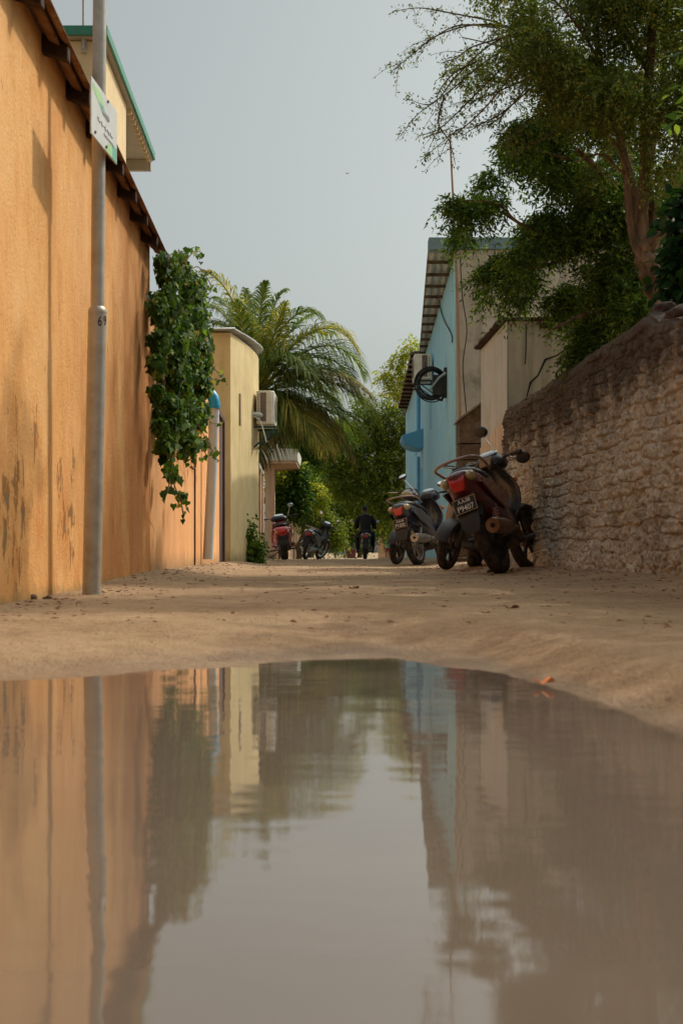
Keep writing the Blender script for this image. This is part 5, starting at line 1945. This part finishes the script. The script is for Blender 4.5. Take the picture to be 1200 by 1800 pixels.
def big_tree():
    t = thing('large_tree', 'tall fine leaved tree with a twisted reddish trunk behind the stone wall', 'tree')
    D = 236.0
    K = lambda px, py, dy=0.0, q=D: P(px, py, q) + Vector((0, dy, 0))
    tr = MB()
    tr_pts = [(2.62, 10.2, -.1), (2.56, 10.2, .9), tuple(K(1180, 600)), tuple(K(1158, 530)), tuple(K(1140, 480)), tuple(K(1127, 440))]
    pp = smooth_path(tr_pts, 6)
    tr.tube(pp, [.092 - .022 * i / (len(pp) - 1) + .012 * math.sin(i * 1.9) for i in range(len(pp))], 12)
    tr.tube(smooth_path([K(1145, 500, -.06), K(1140, 470, -.10), K(1120, 440, -.04), K(1112, 400, 0)], 5), [.05] * 5 + [.045] * 11, 8)
    # stub
    tr.tube([K(1122, 440, -.08), K(1145, 425, -.12), K(1166, 408, -.14)], [.055, .042, .030], 8)
    limbs = [([(1127, 440), (1112, 380), (1108, 310), (1095, 240), (1085, 180), (1060, 90), (1050, -40)], .055, .02, .1),
             ([(1127, 440), (1125, 370), (1130, 300), (1128, 220), (1135, 120), (1140, 20), (1145, -80)], .06, .022, -.1),
             ([(1135, 450), (1148, 390), (1142, 330), (1150, 260), (1172, 180), (1180, 80), (1190, -60)], .05, .02, .15),
             ([(1140, 460), (1175, 380), (1195, 320), (1215, 260), (1240, 180)], .06, .03, .2),
             ([(1110, 330), (1085, 270), (1060, 250), (1020, 200), (960, 150), (900, 110)], .018, .005, -.2),
             ([(1095, 240), (1040, 160), (980, 110), (900, 60), (820, 30)], .014, .004, .2),
             ([(1085, 180), (1030, 100), (960, 40), (860, 0)], .014, .004, -.3),
             ([(1128, 220), (1160, 160), (1190, 110)], .022, .008, .2),
             ([(1135, 120), (1090, 40), (1020, -40)], .022, .008, .1),
             ([(1108, 310), (1080, 300), (1050, 280), (1000, 300)], .014, .006, -.1)]
    for pts, r0, r1, dy in limbs:
        n = len(pts)
        limb(tr, [K(px, py, dy * i / (n - 1) * 2) for i, (px, py) in enumerate(pts)], r0, r1, 8, .2)
    f = Fol()
    rs = [((1150, 40), 70, 210), ((1080, 30), 70, 210), ((1010, 50), 62, 170), ((950, 60), 52, 110), ((900, 40), 46, 75), ((850, 60), 38, 42), ((1120, 130), 66, 200), ((1040, 130), 62, 190), ((970, 140), 48, 120),
          ((1160, 220), 60, 170), ((1060, 210), 50, 130), ((1000, 170), 44, 100), ((910, 130), 40, 60), ((1190, 130), 56, 160), ((1180, 320), 46, 90), ((870, 110), 30, 26), ((1080, 290), 36, 60), ((940, 10), 50, 90), ((1020, -30), 70, 160), ((1130, -50), 80, 210), ((900, -30), 56, 80)]
    for (px, py), rp, n in rs:
        c = K(px, py, random.uniform(-.6, .9))
        r = rp / D
        for _ in range(max(2, int(n / (9 if px > 960 else 12)))):
            u = nrm(rng.normal(0, 1, 3)) * rng.random() ** .45
            q_ = (c.x + u[0] * r, c.y + u[1] * r * 1.6, c.z + u[2] * r)
            k_ = rng.uniform(.07, .13)
            f.blob(q_, (k_, k_ * 1.2, k_ * .8), 26, .14, 7, .036, .0145, .6, .0, KITE)
    # crown above the frame and to the side
    for k in range(26):
        c = (random.uniform(1.3, 4.0), random.uniform(9.6, 12.8), random.uniform(4.4, 6.3))
        f.blob(c, (.5, .6, .42), 105, .2, 6, .034, .013, .5, .1, KITE)
    # long drooping sprays against the sky
    sp = [([(905, 30), (840, 25), (770, 45), (725, 80), (686, 112)], 150, .2), ([(880, 40), (810, 35), (760, 60), (700, 108)], 90, .1), ([(930, 60), (850, 110), (790, 160), (735, 200), (703, 240)], 230, 0), ([(900, 90), (840, 150), (800, 190), (770, 215), (735, 225)], 170, .2), ([(920, 110), (860, 190), (815, 235), (790, 250), (735, 297)], 210, -.2),
          ([(880, 20), (800, 5), (740, -5), (690, 2)], 110, .2), ([(950, 140), (880, 200), (850, 215), (810, 240)], 170, 0), ([(930, 130), (860, 160), (830, 170)], 120, .1), ([(900, 70), (830, 90), (800, 110), (775, 118)], 120, -.1), ([(960, 100), (900, 170), (870, 195), (838, 198)], 150, .3),
          ([(900, 50), (850, 80), (800, 130), (760, 175), (715, 165)], 130, .1), ([(990, 180), (930, 210), (900, 240), (872, 262)], 130, 0), ([(1000, 210), (940, 240), (905, 255)], 90, .2), ([(780, 170), (770, 215), (790, 250), (800, 290)], 70, 0), ([(840, 100), (800, 120), (770, 160), (780, 200)], 90, .1)]
    for pts, n, dy in sp:
        q = [K(px, py, dy) for px, py in pts]
        limb(tr, q, .008, .002, 5)
        twig_leaves(f, q, int(n * 1.25), .025, .0105, .05)
        for _ in range(5):
            i = random.randrange(1, len(q))
            a = q[i].lerp(q[i - 1], random.random())
            e = a + Vector((random.uniform(-.25, .1), random.uniform(-.2, .2), random.uniform(-.22, .08)))
            m = a.lerp(e, .5) + Vector((0, 0, .02))
            limb(tr, [a, m, e], .003, .0012, 4)
            twig_leaves(f, [a, m, e], int(n * .16), .023, .010, .025)
    f.build('crown', 'leaf_fine', t)
    tr.build('trunk', 'bark', t)


def neem_tree():
    t = thing('neem_tree', 'dark dense leafy tree reaching in front of the grey end wall', 'tree')
    D = 214.0
    K = lambda px, py, dy=0.0, q=D: P(px, py, q) + Vector((0, dy, 0))
    tr = MB()
    base = [(3.5, 11.6, -.1), (3.4, 11.5, 1.0), tuple(K(1240, 560, .2)), tuple(K(1180, 500, .1))]
    limb(tr, base, .12, .07, 10)
    for pts, r0, r1 in (([(1180, 500), (1090, 450), (1020, 436), (960, 428), (900, 412), (860, 385), (800, 385)], .026, .004), ([(960, 428), (905, 396), (862, 376)], .012, .006), ([(1180, 500), (1120, 400), (1060, 330), (1000, 280)], .05, .015), ([(1020, 440), (960, 470), (900, 480)], .02, .006),
                        ([(1180, 500), (1100, 540), (1020, 560), (960, 590)], .035, .008), ([(1120, 400), (1040, 370), (980, 370)], .025, .008), ([(1000, 280), (930, 270), (880, 275)], .013, .005), ([(1180, 500), (1200, 380), (1190, 260)], .05, .02)):
        limb(tr, [K(px, py, -.1 * i) for i, (px, py) in enumerate(pts)], r0, r1, 8, .15)
    f = Fol()
    bl = [((790, 384), 11, 24), ((808, 392), 11, 26), ((826, 372), 13, 34), ((848, 362), 12, 30), ((866, 370), 9, 16), ((778, 392), 7, 9), ((838, 388), 10, 22), ((868, 450), 10, 22), ((852, 470), 9, 18), ((884, 440), 11, 26), ((905, 452), 12, 30), ((890, 476), 12, 28), ((918, 474), 12, 28), ((935, 440), 13, 34), ((948, 462), 12, 28), ((912, 496), 9, 18), ((872, 492), 8, 14), ((962, 440), 14, 34), ((940, 492), 9, 16), ((958, 380), 32, 84), ((985, 360), 30, 74), ((945, 410), 24, 50), ((1000, 420), 36, 100), ((960, 340), 22, 40),
          ((900, 265), 26, 64), ((872, 278), 18, 34), ((930, 240), 34, 96), ((980, 240), 40, 130), ((1040, 270), 44, 150), ((1000, 180), 36, 90), ((1060, 340), 44, 150), ((1030, 400), 40, 120), ((1090, 400), 44, 140), ((1015, 505), 34, 130), ((1060, 500), 50, 170), ((1120, 520), 46, 140), ((1050, 575), 32, 120), ((1090, 560), 40, 120), ((1008, 632), 14, 36), ((1020, 600), 18, 40), ((1090, 460), 44, 140), ((1180, 470), 50, 150), ((1190, 380), 46, 130), ((1160, 300), 40, 100), ((1200, 560), 50, 130), ((1120, 230), 40, 90), ((955, 200), 30, 60), ((1060, 200), 44, 110)]
    for (px, py), rp, n in bl:
        dy = random.uniform(-.5, .9)
        c = K(px, py, dy)
        r = rp / D * (1 + dy / 11)
        f.blob(tuple(c), (r, r * 1.3, r * .9), int(n * 2.3), .15, 6, .050, .0165, .75, .1, KITE, .7)
    for k in range(16):
        c = (random.uniform(2.8, 4.6), random.uniform(11.0, 14.2), random.uniform(2.2, 5.2))
        f.blob(c, (.6, .7, .5), 90, .24, 6, .065, .022, .6, .1)
    f.build('crown', 'leaf_neem', t)
    tr.build('trunk', 'bark', t)
    # broad leaved bush at the edge of the frame, its crown shades the near lane
    t = thing('broad_leaf_bush', 'broad leaved dark green bush growing behind the stone wall beside the tree trunk', 'bush')
    f = Fol()
    for (px, py), rp, n in (((1212, 460), 34, 60), ((1200, 400), 20, 22), ((1215, 530), 30, 50), ((1208, 350), 20, 20)):
        c = P(px, py, 262)
        r = rp / 262
        f.blob(tuple(c), (r, r * 1.2, r), int(n * 1.5), .16, 3, .095, .055, .5, .1, OVAL)
    f.build('foliage', 'leaf_big', t)
    b = MB()
    limb(b, [(2.6, 9.0, -.1), (2.5, 9.1, 1.0), (2.35, 9.15, 1.8), (2.3, 9.15, 2.5)], .04, .012, 8)
    b.build('stem', 'bark', t)
    t = thing('garden_tree', 'rounded leafy tree behind the near end of the stone wall', 'tree')
    f = Fol()
    for c, r, n in SHADE_BLOBS:
        f.blob(c, r, n, .26, 5, .09, .045, .4, .0, OVAL)
    f.build('crown', 'leaf_neem', t)
    b = MB()
    limb(b, [(3.2, 6.4, -.1), (3.15, 6.4, 1.0), (3.0, 6.3, 1.9)], .09, .06, 8)
    for c, r, n in SHADE_BLOBS:
        limb(b, [(3.0, 6.3, 1.8), Vector((3.0, 6.3, 2.0)).lerp(Vector(c), .55), c], .03, .008, 6)
    b.build('trunk', 'bark', t)


SHADE_BLOBS = [((2.75, 4.6, 2.6), (.55, .8, .55), 190), ((2.95, 5.7, 2.75), (.7, .8, .65), 230), ((2.9, 6.8, 3.1), (.6, .7, .7), 210), ((2.8, 7.7, 3.5), (.6, .6, .7), 200),
               ((3.5, 5.4, 2.5), (.6, .9, .6), 160), ((3.0, 3.7, 2.3), (.5, .6, .5), 130), ((2.6, 8.5, 3.1), (.4, .5, .6), 110),
               ((2.55, 7.35, 4.45), (.55, .42, .42), 230), ((2.6, 7.15, 3.8), (.5, .45, .4), 200), ((2.5, 7.6, 5.0), (.3, .3, .25), 60)]


# ------------------------------------------------------------------ litter, bird
def litter():
    spots = [((622, 1030), 'deadleaf', 'dry brown leaf lying on the sand ahead of the puddle', .06), ((900, 1064), 'deadleaf', 'small dry brown leaf on the sand toward the stone wall', .045), ((812, 1003), 'yellowleaf', 'yellow leaf lying under the yellow and grey motorcycle', .09),
             ((862, 1010), 'deadleaf', 'crumpled brown leaf beside the rear tyre of the dark red motorcycle', .05), ((1030, 1004), 'orangeleaf', 'orange dry leaf at the foot of the stone wall', .07), ((845, 1148), 'deadleaf', 'tiny brown leaf near the back edge of the puddle', .02)]
    for (px, py), m, lab, L in spots:
        ppm = (py - HOR) / (CAMZ - .012)
        c = P(px, py, ppm)
        leaf_obj(c.x, c.y, m, lab, L)
    c = P(957, 1208, (1208 - HOR) / .235)
    leaf_obj(c.x, c.y, 'orangeleaf', 'curled orange leaf floating at the edge of the puddle', .036, WATER + .004)
    # stones by the foot of the pole
    for k, ((px, py), r, lab) in enumerate((((63, 1052), .016, 'small brown stone at the foot of the orange wall'), ((91, 1046), .012, 'dark pebble between the wall and the steel pole'), ((84, 1055), .008, 'tiny pebble beside the brown stone by the wall'))):
        b = MB()
        b.ell((0, 0, 0), (r * 1.3, r, r * .8), 12, 8)
        v = np.array(b.v)
        b.v = [tuple(p) for p in v * (1 + .3 * fbm(v[:, 0] * 60 + k, v[:, 1] * 60, v[:, 2] * 60, 2))[:, None]]
        o = b.build('stone', 'board', None, True, angle=70)
        c = P(px, py, 452)
        o.location = (c.x, c.y - .05, ground_hit(c.x, c.y - .05) + r * .5)
        tag(o, lab, 'stone')
    # twigs, seeds and dry bits too small to count
    b = MB()
    r2 = np.random.default_rng(3)
    for k in range(2200):
        y = 3.3 + 16 * r2.random() ** 1.6
        side = r2.random()
        xl, xr = left_x(y) + .03, right_x(y) - .06
        if side < .35:
            x = xr - abs(r2.normal(0, .3))
        elif side < .6:
            x = xl + abs(r2.normal(0, .2))
        else:
            x = xl + (xr - xl) * r2.random()
        if x < xl or x > xr or (y < 3.5 and -1.1 < x < .7):
            continue
        z = ground_hit(x, y)
        a = r2.random() * PI
        l = r2.uniform(.004, .014) * (1 + .05 * y)
        w = l * r2.uniform(.25, .7)
        dx, dy = math.cos(a) * l, math.sin(a) * l
        ex, ey = -math.sin(a) * w * .5, math.cos(a) * w * .5
        h = l * r2.uniform(.15, .5)
        b.add([(x - dx, y - dy, z + .001), (x + ex, y + ey, z + .002), (x + dx, y + dy, z + h * .5), (x - ex, y - ey, z + .001), (x, y, z + h)], [(0, 1, 4), (1, 2, 4), (2, 3, 4), (3, 0, 4)])
    o = b.build('ground_litter', 'deadleaf', None, False)
    tag(o, 'tiny twigs, seeds and dry leaf bits scattered over the sandy lane', 'litter')
    o['kind'] = 'stuff'


_GB = None


def ground_hit(x, y):
    global _GB
    if _GB is None:
        from mathutils.bvhtree import BVHTree
        me = bpy.data.objects['ground'].data
        n = len(me.vertices)
        co = np.empty(n * 3, np.float32)
        me.vertices.foreach_get('co', co)
        co = co.reshape(-1, 3)
        fi = np.empty(len(me.loops), np.int32)
        me.loops.foreach_get('vertex_index', fi)
        fi = fi.reshape(-1, 4)
        cen = co[fi[:, 0]]
        k = (np.abs(cen[:, 0]) < 3) & (cen[:, 1] > 1) & (cen[:, 1] < 50)
        fs = fi[k]
        u, inv = np.unique(fs, return_inverse=True)
        _GB = BVHTree.FromPolygons([tuple(p) for p in co[u].tolist()], inv.reshape(-1, 4).tolist())
    h = _GB.ray_cast(Vector((x, y, 3)), Vector((0, 0, -1)))
    return h[0].z if h[0] is not None else gz(y)


def leaf_obj(x, y, m, lab, L, z=None):
    b = MB()
    n = 9
    top, bot = [], []
    for i in range(n):
        t = i / (n - 1)
        w = L * .28 * math.sin(PI * min(1, t * .95 + .03)) ** .8
        zc = .004 + L * .22 * (t - .5) ** 2 + .006 * math.sin(t * 7)
        top.append((-w, L * (t - .5), zc + w * .35))
        bot.append((w, L * (t - .5), zc + w * .3))
    mid = [(0, L * (i / (n - 1) - .5), .003 + L * .2 * (i / (n - 1) - .5) ** 2) for i in range(n)]
    v = top + mid + bot
    f = []
    for i in range(n - 1):
        f += [(i, i + 1, n + i + 1, n + i), (n + i, n + i + 1, 2 * n + i + 1, 2 * n + i)]
    b.add(v, f)
    o = b.build('fallen_leaf', m, None, True)
    solidify(o, .0012)
    o.location = (x, y, (ground_hit(x, y) if z is None else z) + .001)
    o.rotation_euler = (0, 0, R(random.uniform(50, 130)))
    tag(o, lab, 'leaf')


def bird():
    c = P(610, 305, 60)
    o = thing('bird', 'small dark bird gliding in the open sky above the lane', 'bird', c)
    o.scale = (.62, .62, .62)
    b = MB()
    b.loft([(-.09, -.008, .008, .02, .02), (-.05, -.012, .012, .014, .014), (0, -.022, .02, .024, .02), (.05, -.018, .018, .02, .018), (.075, -.012, .016, .013, .013), (.095, -.002, .004, .003, .003)], 12, 2)
    for sx in (-1, 1):
        b.add([(sx * .015, .03, .006), (sx * .07, .035, .035), (sx * .13, -.01, .03), (sx * .07, -.02, .03), (sx * .015, -.025, .006),
               (sx * .015, .03, 0), (sx * .07, .035, .029), (sx * .13, -.01, .026), (sx * .07, -.02, .024), (sx * .015, -.025, 0)],
              [(0, 1, 2, 3, 4), (9, 8, 7, 6, 5), (0, 5, 6, 1), (1, 6, 7, 2), (2, 7, 8, 3), (3, 8, 9, 4)])
    b.build('body', 'bird', o)


def far_bits():
    # small parked things at the far end, left of the rider
    t = thing('parked_cart', 'low pale cart with red boxes standing far down the lane left of the rider', 'cart', (-.1, 92, gz(92)))
    b = MB()
    b.box((-.35, -.4, .3), (.4, .5, .42))
    b.box((-.35, -.4, .42), (-.31, .5, .72))
    b.build('bed', 'bluecap', t, False, .02)
    b = MB()
    b.box((.45, -.2, .0), (1.05, .4, .62))
    b.build('crate', 'redbody', t, False, .02)
    for sx in (-1, 1):
        b = MB()
        b.lathe([(-.04, .1), (-.04, .24), (.04, .24), (.04, .1)], 'x', 20, (sx * .32, .1, .24), True)
        b.build('wheel', 'rubber', t)


# ------------------------------------------------------------------ assemble
build_ground()
orange_house()
upper_house()
peach_wall()
cream_building()
left_far()
stone_wall()
outhouse()
blue_house()
street_pole()
bikes()
people()
vine()
palm()
background_plants()
big_tree()
neem_tree()
litter()
far_bits()
bird()

# ------------------------------------------------------------------ light
SUN = Vector((1.0, .78, 1.28)).normalized()
elev = math.asin(SUN.z)
azim = math.atan2(SUN.x, SUN.y)
w = bpy.data.worlds.new('World')
scene.world = w
w.use_nodes = True
nt = w.node_tree
bg = nt.nodes['Background']
sky = nt.nodes.new('ShaderNodeTexSky')
sky.sky_type = 'NISHITA'
sky.sun_disc = False
sky.sun_elevation = elev
sky.sun_rotation = azim
sky.air_density = 1.0
sky.dust_density = 4.0
sky.ozone_density = 1.0
hs = nt.nodes.new('ShaderNodeHueSaturation')
hs.inputs['Saturation'].default_value = .28
nt.links.new(sky.outputs[0], hs.inputs['Color'])
tint = nt.nodes.new('ShaderNodeMix')
tint.data_type = 'RGBA'
tint.blend_type = 'MULTIPLY'
tint.inputs[0].default_value = 1.0
tint.inputs[7].default_value = (.985, 1.04, .975, 1)
nt.links.new(hs.outputs[0], tint.inputs[6])
# sky brightened overhead, above the view, as added fill for shaded surfaces
wc = nt.nodes.new('ShaderNodeTexCoord')
sp3 = nt.nodes.new('ShaderNodeSeparateXYZ')
nt.links.new(wc.outputs['Generated'], sp3.inputs[0])
mr = nt.nodes.new('ShaderNodeMapRange')
mr.interpolation_type = 'SMOOTHSTEP'
for i_, v_ in zip((1, 2, 3, 4), (.38, .95, 1.0, 2.6)):
    mr.inputs[i_].default_value = v_
nt.links.new(sp3.outputs[2], mr.inputs[0])
vm = nt.nodes.new('ShaderNodeVectorMath')
vm.operation = 'SCALE'
nt.links.new(tint.outputs[2], vm.inputs[0])
nt.links.new(mr.outputs[0], vm.inputs['Scale'])
nt.links.new(vm.outputs[0], bg.inputs['Color'])
bg.inputs['Strength'].default_value = .115
sl = bpy.data.lights.new('sun', 'SUN')
sl.energy = 2.45
sl.angle = R(.9)
sl.color = (1.0, .91, .79)
so = bpy.data.objects.new('sun', sl)
so.rotation_euler = SUN.to_track_quat('Z', 'Y').to_euler()
COL.objects.link(so)

# ------------------------------------------------------------------ camera
cam = bpy.data.cameras.new('camera')
cam.sensor_fit = 'VERTICAL'
cam.sensor_height = 36
cam.sensor_width = 24
cam.lens = F / 1800 * 36
cam.shift_y = (HOR - 900) / 1800
cam.clip_start = .05
cam.clip_end = 3000
cam.dof.use_dof = True
cam.dof.focus_distance = 15.5
cam.dof.aperture_fstop = 8.0
co = bpy.data.objects.new('camera', cam)
co.location = (0, 0, CAMZ)
co.rotation_euler = (R(90), 0, 0)
COL.objects.link(co)
scene.camera = co
scene.render.resolution_x, scene.render.resolution_y = 682, 1024
vs = scene.view_settings
vs.view_transform = 'Standard'
vs.look = 'None'
vs.gamma = 1
vs.exposure = -0.12
scene.cycles.max_bounces = 8
scene.cycles.transparent_max_bounces = 8
